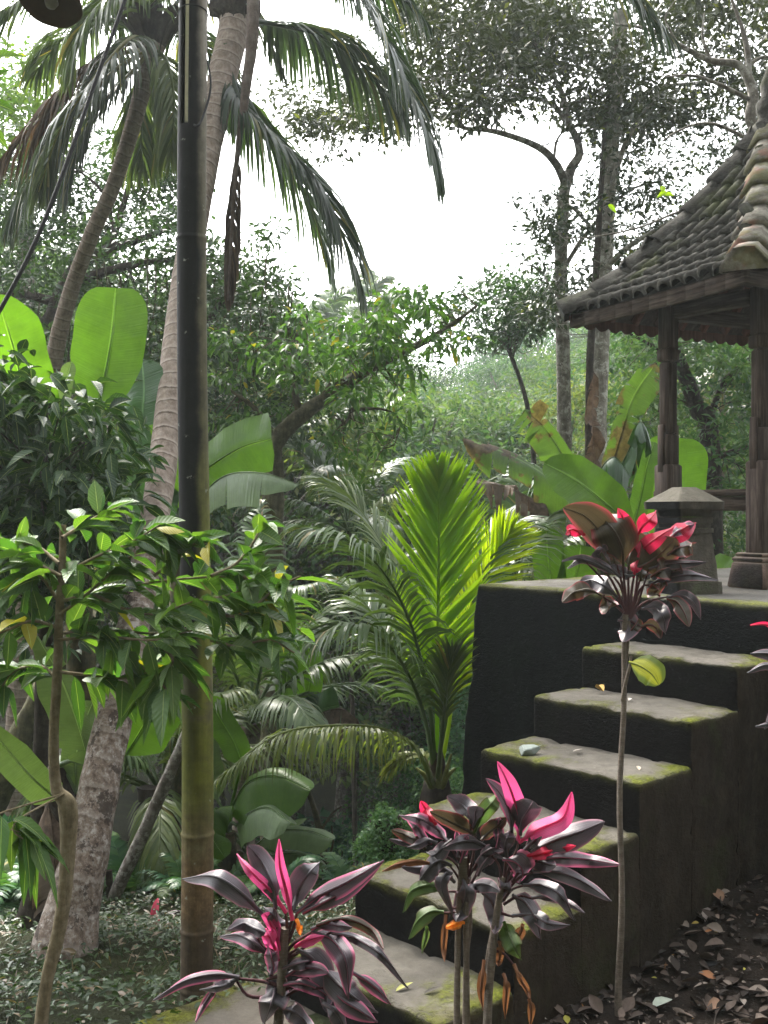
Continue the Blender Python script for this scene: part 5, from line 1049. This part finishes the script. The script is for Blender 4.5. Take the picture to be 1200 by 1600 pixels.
def strands(t, rg, spots, D, L, mat='bark_dark'):
    m_ = MB(); 
    for x, y in spots:
        a = P(x, y, D+rg.uniform(-1, 1)); l = L*rg.uniform(.3, 1)
        m_ = MB() if 0 else m_; tube(m_, spline([a, a+A((rg.normal()*.04, 0, -l*.5)), a+A((rg.normal()*.06, 0, -l))], 6), [.010, .004], 4, caps=False)
        k = int(14*l); clumpz = a[None]-A([0, 0, 1.])*rg.uniform(0, l, k)[:, None]; leaves(m_, clumpz, rg.normal(size=(k, 3))+A([0, 0, -1.]), rg.normal(size=(k, 3)), .07, .03, simple=True)
    tag(m_.build('hanging_vines', M[mat], t), kind='stuff')
R_ = np.random.default_rng
def gz(px, D): x, y = P(px, 0, D)[:2]; return (x, y, float(G(x, y))-.1)
D = 12.5
tr1 = PP((884, 980, D), (882, 720, D), (880, 560, D), (876, 420, D), (880, 320, D), (884, 285, D))
L1_ = [(PP((884, 290, D), (870, 258, D-.2), (845, 232, D-.3), (800, 213, D-.4), (760, 203, D-.5), (725, 200, D-.6), (700, 185, D-.7), (680, 172, D-.8)), [.055, .038, .024, .010]),
 (PP((884, 290, D), (893, 262, D), (905, 242, D), (900, 215, D), (885, 190, D), (868, 168, D), (845, 155, D+.2), (815, 145, D+.3)), [.062, .055, .048, .038, .022, .008]),
 (PP((885, 190, D), (880, 150, D), (860, 110, D), (840, 70, D)), [.04, .012]), (PP((875, 165, D), (900, 160, D), (930, 145, D), (960, 120, D)), [.035, .01]),
 (PP((725, 200, D-.6), (705, 170, D-.7), (690, 150, D-.9)), [.02, .008]), (PP((760, 203, D-.5), (755, 160, D-.6), (735, 120, D-.7)), [.02, .006]), (PP((775, 206, D-.5), (780, 175, D-.4), (800, 150, D-.3)), [.015, .006]),
 (PP((865, 255, D-.2), (870, 220, D), (885, 200, D)), [.02, .01]), (PP((885, 205, D), (920, 185, D), (945, 175, D)), [.02, .008]), (PP((880, 420, D), (920, 360, D), (980, 300, D), (1040, 280, D)), [.03, .01]), (PP((880, 520, D), (850, 430, D), (810, 410, D)), [.02, .006])]
top = [(600, -40), (700, -60), (1230, -60), (1230, 120), (1100, 190), (1010, 200), (940, 230), (880, 170), (800, 190), (740, 170), (680, 200), (560, 210), (505, 200), (560, 150), (620, 130)]
cr = [(region(R_(1), top, D-2.2, D+2.2, 270), .42, 110, .095, .042), (region(R_(17), [(390, 120), (520, 150), (560, 250), (500, 240), (430, 180)], D, D+2, 24), .38, 70, .09, .04), (region(R_(2), [(500, 60), (640, 120), (660, 200), (590, 235), (510, 215)], D-1, D+1, 16), .36, 100, .09, .04),
      (region(R_(3), [(740, 20), (860, 0), (900, 100), (800, 140)], D-1, D+1, 30), .4, 130, .095, .042)]
tree('canopy_tree', gz(884, D), [A(gz(884, D))]+tr1, L1_, cr, 'tall forked tree arching a long branch over the white sky', 1, r=(.105, .09, .085, .08, .075, .065))
D = 11.5
low = [(950, 180), (1060, 150), (1230, 140), (1230, 330), (1150, 330), (1050, 400), (960, 470), (900, 490), (870, 420), (830, 330), (880, 310), (930, 260)]
cr = [(region(R_(4), low, D-1.0, D+3, 115), .36, 75, .085, .038), (region(R_(5), [(820, 300), (870, 330), (870, 520), (830, 500), (840, 420)], D, D+2, 18), .28, 60, .085, .038)]
tree('canopy_tree', gz(938, D), [A(gz(935, D)), P(938, 900, D), P(934, 700, D), P(938, 560, D), P(944, 420, D), P(950, 300, D), P(958, 180, D), P(966, 100, D), P(970, 20, D)],
  [(PP((946, 330, D), (975, 230, D-.2), (1010, 170, D-.3), (1050, 120, D-.4)), [.04, .012]), (PP((944, 420, D), (990, 380, D-.3), (1060, 340, D-.6), (1110, 310, D-.8)), [.035, .01]), (PP((944, 380, D), (900, 330, D), (860, 300, D)), [.025, .008]), (PP((950, 250, D), (1000, 150, D+.4), (1090, 130, D+.6), (1190, 130, D+.6)), [.03, .01]), (PP((940, 460, D), (970, 430, D-.4), (1010, 400, D-.5), (1120, 345, D-.8)), [.02, .008])],
  cr, 'pale straight lichened trunk standing behind the left roof eave', 2, bark='bark_pale', r=(.12, .10, .095, .09, .085, .08))
mb = MB(); vp = spline(PP((922, 900, 11), (920, 700, 11), (922, 560, 11), (928, 470, 11), (934, 380, 11), (940, 280, 11.2), (950, 150, 11.3), (965, 60, 11.3)), 60); tube(mb, vp+A([.0, 0, 0])*0, [.045, .042, .04, .035, .028, .02], 8, lump=.1)
tag(mb.build('liana', M['bark_dark'], None, loc=tuple(gz(922, 11))), 'thin dark climbing stem beside the pale straight trunk', 'climbing stem')
# frangipani-like bare branches over the finial
D = 8.2
bb = thing('bare_tree', gz(1215, D), 'bare crooked tree branching above the pavilion roof tip', 'tree')
mb = MB(); tube(mb, spline([A(gz(1230, D)), P(1225, 600, D), P(1200, 300, D), P(1190, 205, D)], 30), [.10, .07, .05], 10, lump=.12); mb.build('trunk', M['bark_dark'], bb)
lm = MB()
for pts, rr_ in [(PP((1190, 210, D), (1172, 185, D), (1178, 150, D), (1168, 120, D), (1150, 100, D), (1110, 95, D), (1060, 70, D), (1010, 45, D), (960, 38, D)), [.05, .04, .03, .02, .008]),
 (PP((1170, 125, D), (1168, 80, D), (1158, 40, D), (1140, -10, D)), [.025, .02, .01]), (PP((1112, 97, D), (1098, 60, D), (1100, 20, D)), [.015, .006]), (PP((1185, 200, D), (1200, 160, D), (1230, 120, D)), [.03, .015]),
 (PP((1180, 160, D), (1120, 130, D), (1080, 118, D), (1040, 120, D)), [.02, .006]), (PP((1165, 215, D-.3), (1120, 195, D-.4), (1085, 195, D-.4), (1050, 210, D-.4), (1035, 222, D-.4)), [.015, .005]), (PP((1150, 305, D-.6), (1100, 318, D-.7), (1050, 335, D-.8), (1000, 355, D-.8), (930, 370, D-.8), (880, 372, D-.8)), [.012, .004]), (PP((1060, 70, D), (1040, 30, D), (1055, 0, D)), [.01, .004]),
 (PP((1160, 110, D), (1190, 90, D), (1220, 95, D)), [.02, .01])]: tube(lm, spline(pts, 26), rr_, 7, lump=.15, caps=False)
lm.build('limbs', M['bark'], bb)
lf = MB(); leaves(lf, PP((1038, 305, D-1), (1042, 300, D-1), (950, 320, D-1), (1035, 300, D-1)), A([[1, 0, .2], [-1, .1, -.3], [.8, 0, -.6], [.1, .3, 1]]), A([0, -1, .3]), .07, .04); lf.build('young_leaves', M['frond_bright'], bb)

# left spreading tree with dark limbs
D = 12.5
polyA = [(-40, 380), (60, 340), (180, 350), (300, 330), (345, 400), (340, 560), (300, 700), (200, 690), (150, 560), (60, 560), (-40, 500)]
cr = [(region(R_(41), [(-40, 260), (120, 240), (200, 200), (300, 210), (300, 340), (-40, 380)], D, D+2.5, 78), .42, 85, .10, .045), (region(R_(6), polyA, D-1.5, D+2, 140), .42, 95, .10, .045), (region(R_(7), [(200, 180), (290, 190), (300, 330), (200, 340), (160, 300)], D, D+2, 18), .38, 75, .10, .045),
      (region(R_(8), [(330, 420), (420, 400), (440, 520), (520, 560), (520, 640), (420, 690), (340, 700)], D-1.5, D+1.5, 70), .40, 85, .10, .045), (region(R_(9), [(340, 380), (420, 330), (450, 440), (380, 470)], D-1, D+1, 12), .3, 50, .10, .04)]
limbsA = [(PP((60, 560, D), (110, 430, D), (170, 390, D), (230, 370, D), (290, 345, D)), [.11, .08, .05, .02]), (PP((60, 520, D), (120, 445, D), (190, 418, D), (270, 405, D), (340, 400, D)), [.08, .05, .015]), (PP((80, 470, D), (30, 460, D), (-30, 470, D)), [.06, .03]), (PP((170, 390, D), (190, 330, D), (210, 270, D), (260, 215, D)), [.05, .03, .01]), (PP((300, 560, D), (340, 480, D), (400, 440, D)), [.05, .02]), (PP((180, 370, D), (160, 300, D), (100, 250, D)), [.03, .01])]
spt = tree('spreading_tree', gz(60, D), [A(gz(60, D)), P(50, 800, D), P(60, 620, D), P(70, 500, D)], limbsA, cr, 'dark spreading tree with crooked limbs behind the left palm', 3, mat='dark', bark='bark_dark', r=(.2, .15, .12))
strands(spt, R_(33), [(x, R_(int(x)).uniform(400, 520)) for x in list(np.linspace(150, 280, 22))+list(np.linspace(335, 480, 26))+list(np.linspace(0, 140, 10))], D-.5, 1.5, 'bark_mossy')
rg = np.random.default_rng(21)
D = 10.5
limbsB = [(PP((425, 800, D), (428, 700, D), (470, 650, D), (520, 615, D), (570, 580, D), (620, 555, D), (670, 530, D), (705, 508, D), (745, 478, D)), [.10, .09, .07, .055, .04, .03, .012]), (PP((500, 630, D), (520, 600, D), (560, 590, D), (590, 575, D)), [.04, .015]), (PP((560, 625, D), (540, 660, D), (535, 655, D)), [.02, .008]), (PP((470, 650, D), (450, 580, D), (430, 530, D)), [.04, .012]), (PP((545, 640, D), (600, 640, D), (625, 660, D), (615, 700, D)), [.02, .01, .005]), (PP((430, 690, D), (400, 640, D), (360, 610, D)), [.04, .012])]
polyB = [(420, 520), (480, 480), (560, 500), (640, 450), (700, 480), (735, 520), (700, 560), (640, 600), (600, 640), (560, 640), (500, 600), (430, 620)]
polyC = [(500, 640), (640, 630), (650, 690), (600, 760), (540, 740), (480, 700)]
cr = [(region(R_(10), polyB, D-1.2, D+1.2, 84), .24, 30, .098, .042), (region(R_(11), polyC, D-.8, D+.8, 17), .2, 20, .095, .04), (region(R_(15), [(340, 500), (430, 480), (440, 640), (340, 680)], D-.5, D+1, 20), .27, 34, .098, .042)]
tree('leaning_tree', gz(425, D), [A(gz(425, D)), P(425, 1000, D), P(427, 800, D), P(428, 720, D)], limbsB, cr, 'leafy tree leaning a thick bough to the right across the valley', 4, mat='mid', bark='bark_mossy', r=(.13, .11, .10), simple=False, droop=.35)
D = 13
tree('slope_tree', gz(1090, D), [A(gz(1120, D)), P(1110, 700, D), P(1090, 640, D), P(1060, 560, D), P(1045, 520, D)], [(PP((1100, 680, D), (1130, 600, D), (1170, 560, D)), [.05, .02]), (PP((1060, 560, D), (1020, 540, D), (980, 520, D)), [.04, .015]), (PP((1090, 640, D), (1050, 620, D), (1000, 600, D)), [.03, .01]), (PP((1110, 720, D), (1160, 700, D), (1210, 690, D)), [.04, .02])],
 [(region(R_(12), [(960, 510), (1220, 500), (1220, 820), (1100, 880), (1010, 860), (960, 760)], D-1, D+2.5, 170), .42, 85, .10, .045)], 'mid green tree seen through the pavilion posts', 5, mat='far', bark='bark_dark', r=(.14, .10, .07))
D = 16
tree('slope_tree', gz(770, D), [A(gz(830, D)), P(835, 800, D), P(825, 640, D), P(785, 520, D)], [], [(region(R_(13), [(700, 470), (760, 425), (830, 420), (870, 450), (860, 520), (760, 540), (715, 530)], D-1, D+1, 50), .42, 60, .13, .055), (region(R_(14), [(740, 420), (850, 370), (870, 420), (860, 460), (760, 460)], D-1, D+1, 14), .35, 40, .10, .045)], 'open crowned tree at the right foot of the bright sky', 6, mat='dark', bark='bark_dark', r=(.05, .03))
tree('slope_tree', gz(40, 16), [A(gz(40, 16)), P(40, 500, 16), P(40, 200, 16)], [], [(region(R_(16), [(-60, 60), (70, 80), (120, 180), (80, 300), (-60, 320)], 14, 17, 52), .5, 70, .14, .06)], 'bright green crown behind the fronds below the lamp', 7, mat='mid', bark='bark', r=(.2, .1))
if 0: tree('slope_tree', gz(400, 17), [A(gz(400, 17)), P(400, 600, 17), P(400, 300, 17)], [], [(region(R_(17), [(390, 120), (520, 150), (560, 250), (500, 240), (430, 180)], 15, 18, 26), .45, 60, .11, .05), (region(R_(18), [(470, 330), (530, 330), (560, 380), (500, 400)], 15, 18, 8), .4, 50, .11, .05)], 'thin dark crown in the gap behind the main palm fronds', 8, mat='canopy', bark='bark', r=(.12, .06))
# trunks leaning in the left hollow
def lone(name, pts, r, mat, label, cat='tree', lump=.15):
    mb = MB(); tube(mb, spline(pts, 40), r, 12, lump=lump); tag(mb.build(name, M[mat], None, loc=pts[0]), label, cat)
lone('leaning_tree', PP((150, 1510, 6.4), (180, 1400, 6.4), (225, 1300, 6.4), (262, 1215, 6.4), (290, 1150, 6.4), (312, 1085, 6.4)), [.042, .038, .030], 'bark', 'thin bare trunk leaning up to the right behind the palm foot')
lone('leaning_tree', PP((168, 1510, 6.5), (172, 1420, 6.5), (170, 1360, 6.5)), [.03, .02], 'bark_dark', 'short brown sapling stem beside the thin leaning trunk')
lone('dead_stump', PP((200, 1500, 7.2), (208, 1400, 7.2), (225, 1290, 7.2), (232, 1230, 7.2)), [.12, .10, .07], 'bark_dark', 'dark mossy stump behind the big palm foot', 'stump', .3)
lone('leaning_tree', PP((-60, 1330, 7.5), (0, 1230, 7.5), (40, 1140, 7.5), (110, 1010, 7.5), (150, 960, 7.5)), [.12, .10, .08], 'bark_mossy', 'mossy lichened trunk leaning from the left edge behind the shrub stem')
tk_ = thing('bare_sapling', gz(512, 7.6), 'crooked bare sapling trunk in the hollow behind the front ti plant', 'sapling')
mb = MB(); tube(mb, spline([A(gz(514, 7.6)), P(512, 1440, 7.6), P(510, 1370, 7.6), P(500, 1300, 7.6), (P(486, 1250, 7.6)), P(470, 1210, 7.6)], 30), [.045, .035, .022, .016], 9, lump=.25); mb.build('trunk', M['bark_mossy'], tk_)
mb = MB()
for q in (((500, 1300), (520, 1270), (534, 1260)), ((472, 1212), (490, 1200), (500, 1195)), ((508, 1350), (520, 1320), (518, 1290)), ((510, 1380), (530, 1370), (535, 1330))): mb = MB(); tube(mb, spline(PP(*[(x, y, 7.6) for x, y in q]), 8), [.012, .005], 6); mb.build('branch', M['bark_mossy'], tk_)

# ------------------------------------------------------------------ woods on the slopes: three kinds, copied
def kids(o): return [c for c in bpy.data.objects if c.parent == o]
def copy_thing(o, loc, rz, sc, label=None):
    c = o.copy(); col.objects.link(c); c.location = loc; c.rotation_euler = (0, 0, rz); c.scale = (sc,)*3
    if label: c['label'] = label
    for k in kids(o):
        d = k.copy(); col.objects.link(d); d.parent = c
    return c
def proto(name, loc, H, Rr, nC, nL, L, mat, seed, label, group, bark='bark'):
    rg = np.random.default_rng(seed); loc = A(loc, float); t = thing(name, loc, label, 'tree', group)
    tk = spline([loc-A((0, 0, .8)), loc+A((.2, 0, H*.35)), loc+A((-.1, .1, H*.65)), loc+A((0, 0, H*.92))], 30)
    tm = MB(); tube(tm, tk, [H*.028, H*.016, H*.004], 9, lump=.1); lf = MB()
    for i in range(nC):
        f = rg.random()**.8; z = H*(.35+.62*f); rr_ = Rr*math.sqrt(max(.05, 1-((z-H*.62)/(H*.42))**2))*rg.uniform(.35, 1.05); a = rg.uniform(0, 6.28)
        c = loc+A((math.cos(a)*rr_, math.sin(a)*rr_, z)); clump(lf, rg, c, H*.085*rg.uniform(.7, 1.4), nL, L, L*.42, flat=.5, up=1.0)
        if i % 2 == 0: tube(tm, spline([tk[min(29, int(z/H*24))], (tk[min(29, int(z/H*24))]+c)/2+A((0, 0, -.1)), c], 5), [H*.006, H*.002], 5, caps=False)
    tm.build('trunk', M[bark], t); lf.build('crown', M[mat], t); return t
GR = 'trees on the wooded slope across the valley'
def at(px, D): x, y = P(px, 0, D)[:2]; return (x, y, float(G(x, y))-.2)
LAB = ['pale feathery crowned tree on the wooded slope across the valley', 'rounded mid green tree on the wooded slope across the valley', 'tall dark layered tree on the wooded slope across the valley']
pr = [proto('forest_tree', at(700, 34), 9.5, 3.6, 95, 150, .17, 'pale', 51, LAB[0], GR), proto('forest_tree', at(800, 40), 9.5, 3.8, 95, 150, .18, 'far', 52, LAB[1], GR), proto('forest_tree', at(620, 44), 12, 3.8, 100, 150, .19, 'dark', 53, LAB[2], GR)]
rg = np.random.default_rng(77)
spots = [(560, 30, 1, .9), (640, 28, 0, .85), (760, 30, 1, .95), (835, 33, 2, .95), (880, 28, 0, .8), (940, 34, 1, 1.05), (480, 32, 1, 1.0), (420, 26, 1, .9), (350, 30, 1, 1.0), (520, 22, 0, .62), (650, 21, 0, .6), (740, 23, 0, .6), (690, 48, 1, .95), (780, 52, 2, 1.1), (850, 48, 1, 1.15), (920, 50, 2, 1.1), (560, 50, 1, 1.0), (630, 56, 0, .9), (480, 52, 0, 1.2), (400, 48, 1, 1.2), (300, 40, 2, 1.1), (220, 34, 1, 1.0), (130, 30, 2, 1.0), (40, 32, 1, 1.1), (1000, 26, 1, .9), (1060, 30, 0, 1.1), (1120, 26, 0, .9), (1190, 30, 1, 1.1), (1250, 26, 0, 1.0), (1010, 42, 0, 1.3), (1090, 46, 1, 1.3), (1180, 44, 2, 1.3), (600, 36, 0, .8), (450, 20, 1, .65), (330, 19, 0, .7), (240, 22, 2, .8), (100, 20, 1, .9), (0, 22, 0, .9), (-60, 26, 2, 1.), (860, 20, 1, .55), (980, 19, 0, .65), (740, 66, 1, 1.3), (840, 68, 0, 1.4), (660, 70, 2, 1.2), (560, 68, 0, 1.1), (930, 66, 1, 1.5), (450, 66, 1, 1.4), (1040, 70, 2, 1.6)]
def fit(px, D):                                        # tree heights so that the crowns make the photograph's skyline
    y = np.interp(px, [-60, 300, 350, 450, 520, 600, 650, 700, 740, 790, 850, 900, 1000, 1250], [330, 350, 420, 470, 500, 520, 545, 565, 560, 515, 500, 480, 440, 400])+max(0, 52-D)*3.2
    return y
for px, D, k, sc in spots:
    px += rg.uniform(-15, 15); D *= rg.uniform(.95, 1.05); q = at(px, D); top_ = P(px, fit(px, D)+rg.uniform(-26, 48), D)[2]
    copy_thing(pr[k], q, rg.uniform(0, 6.28), max(.35, (top_-q[2])/(9.5 if k < 2 else 12)/1.0))
for o_, (px, D) in zip(pr, ((700, 34), (800, 40), (620, 44))): o_.scale = (max(.35, (P(px, fit(px, D), D)[2]-o_.location[2])/(12 if o_ is pr[2] else 9.5)),)*3
# vine-draped mounds and understorey shrubs
for i, (px, D, sc) in enumerate([(560, 10.5, .8), (340, 9.4, 1.1), (610, 9.5, .55), (420, 11, 1.2), (500, 12.5, 1.2), (215, 8.4, .7), (150, 8.6, .8), (30, 7.4, .7), (520, 8.8, .5), (640, 12, 1), (290, 8.0, .6)]): copy_thing(ab[i % 2], g0(px, D), i*1.3, sc)
GF = 'ferns on the floor of the hollow'; LF = 'low green fern on the floor of the shady hollow'
fe = fern(g0(200, 6.9), 14, .5, 4, LF, GF)
for i, (px, D, sc) in enumerate([(250, 7.6, 1), (340, 7.0, 1.1), (400, 7.8, 1.2), (460, 7.2, .9), (520, 8.2, 1.2), (570, 7.6, 1), (60, 6.6, 1), (10, 6.2, 1), (120, 7.4, 1.2), (480, 9, 1.4), (600, 9.2, 1.4), (350, 8.6, 1.3), (290, 6.6, .8), (430, 6.6, .8), (30, 7.8, 1.3), (545, 6.7, .7), (620, 7.8, 1.1)]): copy_thing(fe, g0(px, D), i*2.1, sc)
def mound(name, loc, H, Rr, mat, L, n, seed, label, group, cat='bush'):
    rg = np.random.default_rng(seed); loc = A(loc, float); t = thing(name, loc, label, cat, group); lf = MB()
    n0 = n//26
    for i in range(n0):
        q = rdir(rg, 1)[0]; q[2] = abs(q[2]); b_ = 1+.18*math.sin(q[0]*7+seed)+.12*math.sin(q[1]*9)
        clump(lf, rg, loc+q*A([Rr, Rr, H])*b_*rg.uniform(.72, 1), Rr*.20*rg.uniform(.7, 1.3), 26, L, L*.6, flat=.8)
    lf.build('foliage', M[mat], t)
    m2 = MB(); [tube(m2, spline([loc-A((0, 0, .3)), loc+A((math.cos(a)*Rr*.2, math.sin(a)*Rr*.2, H*.5)), loc+A((math.cos(a)*Rr*.55, math.sin(a)*Rr*.55, H*.8))], 7), [.04, .01], 6) for a in np.arange(0, 6.2, .8)]; m2.build('stems', M['bark_dark'], t); return t
GM = 'vine covered mounds below the slope'; LM = 'bright green vine covered mound across the valley'
vm = mound('vine_mound', at(790, 17), 2.6, 1.5, 'vine', .10, 9000, 5, LM, GM)
for px, D, sc in ((700, 18, .8), (745, 15, .8), (850, 16, .9), (880, 19, 1.15), (820, 13.5, .62), (640, 16, .8), (930, 15, .9), (690, 22, 1.1), (960, 20, 1.2)): copy_thing(vm, at(px, D), rg.uniform(0, 6), sc)
GU = 'understorey bushes in the hollow'; LU = 'dark blue green understorey bush in the hollow'
um = mound('understorey_bush', at(560, 11), .9, .9, 'under', .11, 5200, 8, LU, GU)
for px, D, sc in ((480, 10, .8), (620, 12, 1.1), (400, 12, 1.2), (330, 10.5, 1.1), (660, 10, .8), (540, 13.5, 1.3), (590, 9.2, .5), (230, 9.5, .9), (120, 9, .9), (30, 8.5, 1.), (300, 13, 1.4), (450, 15, 1.5), (640, 15, 1.5), (170, 12, 1.5), (50, 12, 1.6), (700, 13, 1.2), (-20, 7.5, .8), (520, 18, 2), (380, 18, 2.), (250, 17, 2), (120, 17, 2), (790, 11, 1.1), (900, 12, 1.3), (1000, 11.5, 1.2), (1120, 11, 1.2), (1200, 12, 1.4), (1060, 14, 1.6), (1180, 9.6, .9), (440, 8.4, .45), (350, 8.6, .5), (200, 7.8, .45), (110, 7.6, .5)): copy_thing(um, at(px, D), rg.uniform(0, 6), sc)
bs = mound('small_leaved_shrub', P(606, 1335, 5.5)+A((0, 0, -.02)), .25, .17, 'vine', .022, 5200, 9, 'bright small leaved shrub tucked behind the lower steps', None, 'shrub')
# ------------------------------------------------------------------ floor cover and litter
rg = np.random.default_rng(5); lf = MB(); pos = []
n = 42000; x = rg.uniform(-3.6, .9, n); y = rg.uniform(3.7, 8.4, n); k = (x < -.35-(4.6-y)*.0) | (y > 5.6)
u_ = (x-1.006)*U[0]+(y-5.39)*U[1]; v_ = (x-1.006)*V_[0]+(y-5.39)*V_[1]; k = (v_ > .06); k &= (np.hypot(x-bx[0], y-bx[1]) > .08)
x, y = x[k], y[k]; den = tri_noise(np.stack([x, y, 0*x], -1), 3, 5); k = den > rg.uniform(-.6, .5, len(x)); x, y = x[k], y[k]; n = len(x)
z = G(x, y)+rg.uniform(0, .07, n); az = rg.uniform(0, 6.28, n); d = np.stack([np.cos(az), np.sin(az), rg.uniform(-.1, .6, n)], -1)
leaves(lf, np.stack([x, y, z], -1), d, nrm(A([0, 0, 1.])+rg.normal(size=(n, 3))*.4), rg.uniform(.014, .05, n)*rg.choice([1, 1, 1.4], n), rg.uniform(.009, .024, n), .2)
n = 9000; x = rg.uniform(-3.6, .6, n); y = rg.uniform(3.7, 8, n); v_ = (x-1.006)*V_[0]+(y-5.39)*V_[1]; den = tri_noise(np.stack([x, y, 0*x], -1), 2, 8); k = (v_ > .1) & (den > rg.uniform(-.4, .6, n)); x, y = x[k], y[k]; n = len(x)
leaves(lf, np.stack([x, y, G(x, y)], -1), rg.normal(size=(n, 3))*.45+A([0, 0, 1.]), rdir(rg, n), rg.uniform(.04, .15, n), .006, .3)
tag(lf.build('ground_cover', leaf_mat('cover_leaf', (.022, .050, .014), (.06, .095, .028), .3, odd=((.15, .11, .07), .12))), kind='stuff')
lt = MB(); n = 15000; x = rg.uniform(.2, 4.2, n); y = rg.uniform(2.6, 6.5, n)
u_ = (x-1.006)*U[0]+(y-5.39)*U[1]; v_ = (x-1.006)*V_[0]+(y-5.39)*V_[1]; k = (v_ < -WID-.015) & (u_ < RUN*3); x, y = x[k], y[k]; n = len(x)
z = G(x, y)+.022+.012*tri_noise(np.stack([x, y, 0*x], -1), 9)+rg.uniform(0, .012, n); az = rg.uniform(0, 6.28, n); L_ = .010+.075*rg.random(n)**2.6
leaves(lt, np.stack([x, y, z], -1), np.stack([np.cos(az), np.sin(az), rg.uniform(-.1, .25, n)], -1), nrm(A([0, 0, 1.])+rg.normal(size=(n, 3))*.45), L_, L_*rg.uniform(.4, .65, n), rg.uniform(-.3, .3, n), fold=.32)
for i in range(110):
    x, y, a = rg.uniform(.9, 3.4), rg.uniform(3, 5.4), rg.uniform(0, 3.14); l = rg.uniform(.03, .14); v_ = (x-1.006)*V_[0]+(y-5.39)*V_[1]
    if v_ > -WID-.16: continue
    c_ = A((x, y, float(G(x, y))+.035)); h_ = A((math.cos(a), math.sin(a), rg.uniform(-.1, .1)))*l/2; tube(lt, [c_-h_, c_+rg.normal(size=3)*.004, c_+h_], [.003, .0015], 5)
tag(lt.build('leaf_litter', M['litter']), kind='stuff')
def drop(name, p, L, W, az, mat, label, fold=.4):
    mb = MB(); leaves(mb, [p], A([[math.cos(az), math.sin(az), .05]]), A([[.1, 0, 1.]]), L, W, -.12, fold=fold); tag(mb.build(name, mat, None, loc=p), label, 'fallen leaf')
LM_ = {}
def lm_(c):
    k = tuple(c)
    if k not in LM_: LM_[k] = plain('fallen_leaf_%d' % len(LM_), c, .7)
    return LM_[k]
def onstep(u, v, i): p = L1+U*u-V_*v; return A((p[0], p[1], ZT[i]+.008))
drop('fallen_leaf', onstep(-.10, .22, 1), .07, .035, 2, lm_((.45, .28, .06)), 'curled orange leaf at the left end of the second step from the top', .8)
drop('fallen_leaf', onstep(-.22, .45, 1), .035, .018, 1, lm_((.55, .50, .45)), 'tiny pale leaf in the middle of the second step from the top')
drop('fallen_leaf', onstep(-.55, .38, 2), .05, .014, .3, lm_((.42, .37, .32)), 'thin grey curled leaf in the middle of the third step')
drop('fallen_leaf', onstep(-.62, .78, 2), .045, .02, 1.5, lm_((.40, .33, .26)), 'small brown leaf near the right end of the third step')
drop('fallen_leaf', onstep(-1.86, .62, 5), .075, .022, .6, lm_((.34, .34, .10)), 'long yellow green leaf near the mossy front of the lowest step')
drop('fallen_leaf', onstep(-1.80, .70, 5), .07, .016, .5, lm_((.06, .05, .04)), 'thin dark leaf near the mossy front of the lowest step')
drop('fallen_leaf', P(1020, 1575, 3.9), .09, .05, .4, lm_((.36, .40, .33)), 'pale green leaf lying on the soil beside the tall ti stem')
drop('fallen_leaf', P(1075, 1560, 4.05)+A((0, 0, .03)), .12, .05, .2, lm_((.36, .28, .23)), 'large pinkish dry leaf on the soil near the bottom right')
drop('fallen_leaf', P(1140, 1514, 4.25)+A((0, 0, .04)), .07, .03, .5, lm_((.38, .20, .12)), 'reddish brown leaf on the soil at the lower right')
drop('fallen_leaf', P(1170, 1455, 4.5)+A((0, 0, .03)), .07, .04, .9, lm_((.42, .42, .06)), 'yellow leaf on the soil near the right edge')
drop('fallen_leaf', P(1100, 1455, 4.45)+A((0, 0, .03)), .10, .06, 1.5, lm_((.32, .27, .24)), 'large grey curled leaf leaning by the stair wall foot', .9)
pebble('stone', P(1115, 1518, 4.2)+A((0, 0, .02)), .055, M['rubber'], 6, 'dark stone half buried in the leaf litter', 'stone')
for n_, (i, u, v) in enumerate([(0, .1, .5), (0, .2, .65), (1, -.15, .6), (4, -1.35, .5), (5, -1.7, .35), (5, -1.6, .6), (3, -1.0, .3)]):
    pass
# ------------------------------------------------------------------ haze in the valley air
hz = MB(); lo, hi = A((-125, -45, -16.)), A((125, 155, 48.))
V8 = A([[x, y, z] for x in (lo[0], hi[0]) for y in (lo[1], hi[1]) for z in (lo[2], hi[2])])
hz.add(V8, None, [[0, 1, 3, 2], [4, 6, 7, 5], [0, 4, 5, 1], [2, 3, 7, 6], [0, 2, 6, 4], [1, 5, 7, 3]])
t = NT('haze_air'); t.t.nodes.remove(t.b); v = t.t.nodes.new('ShaderNodeVolumePrincipled'); v.inputs['Density'].default_value = HAZE; v.inputs['Color'].default_value = (.86, .95, .97, 1); v.inputs['Anisotropy'].default_value = .3
t.t.links.new(v.outputs[0], t.out.inputs['Volume'])
tag(hz.build('haze', t.m, smooth=False), kind='stuff')
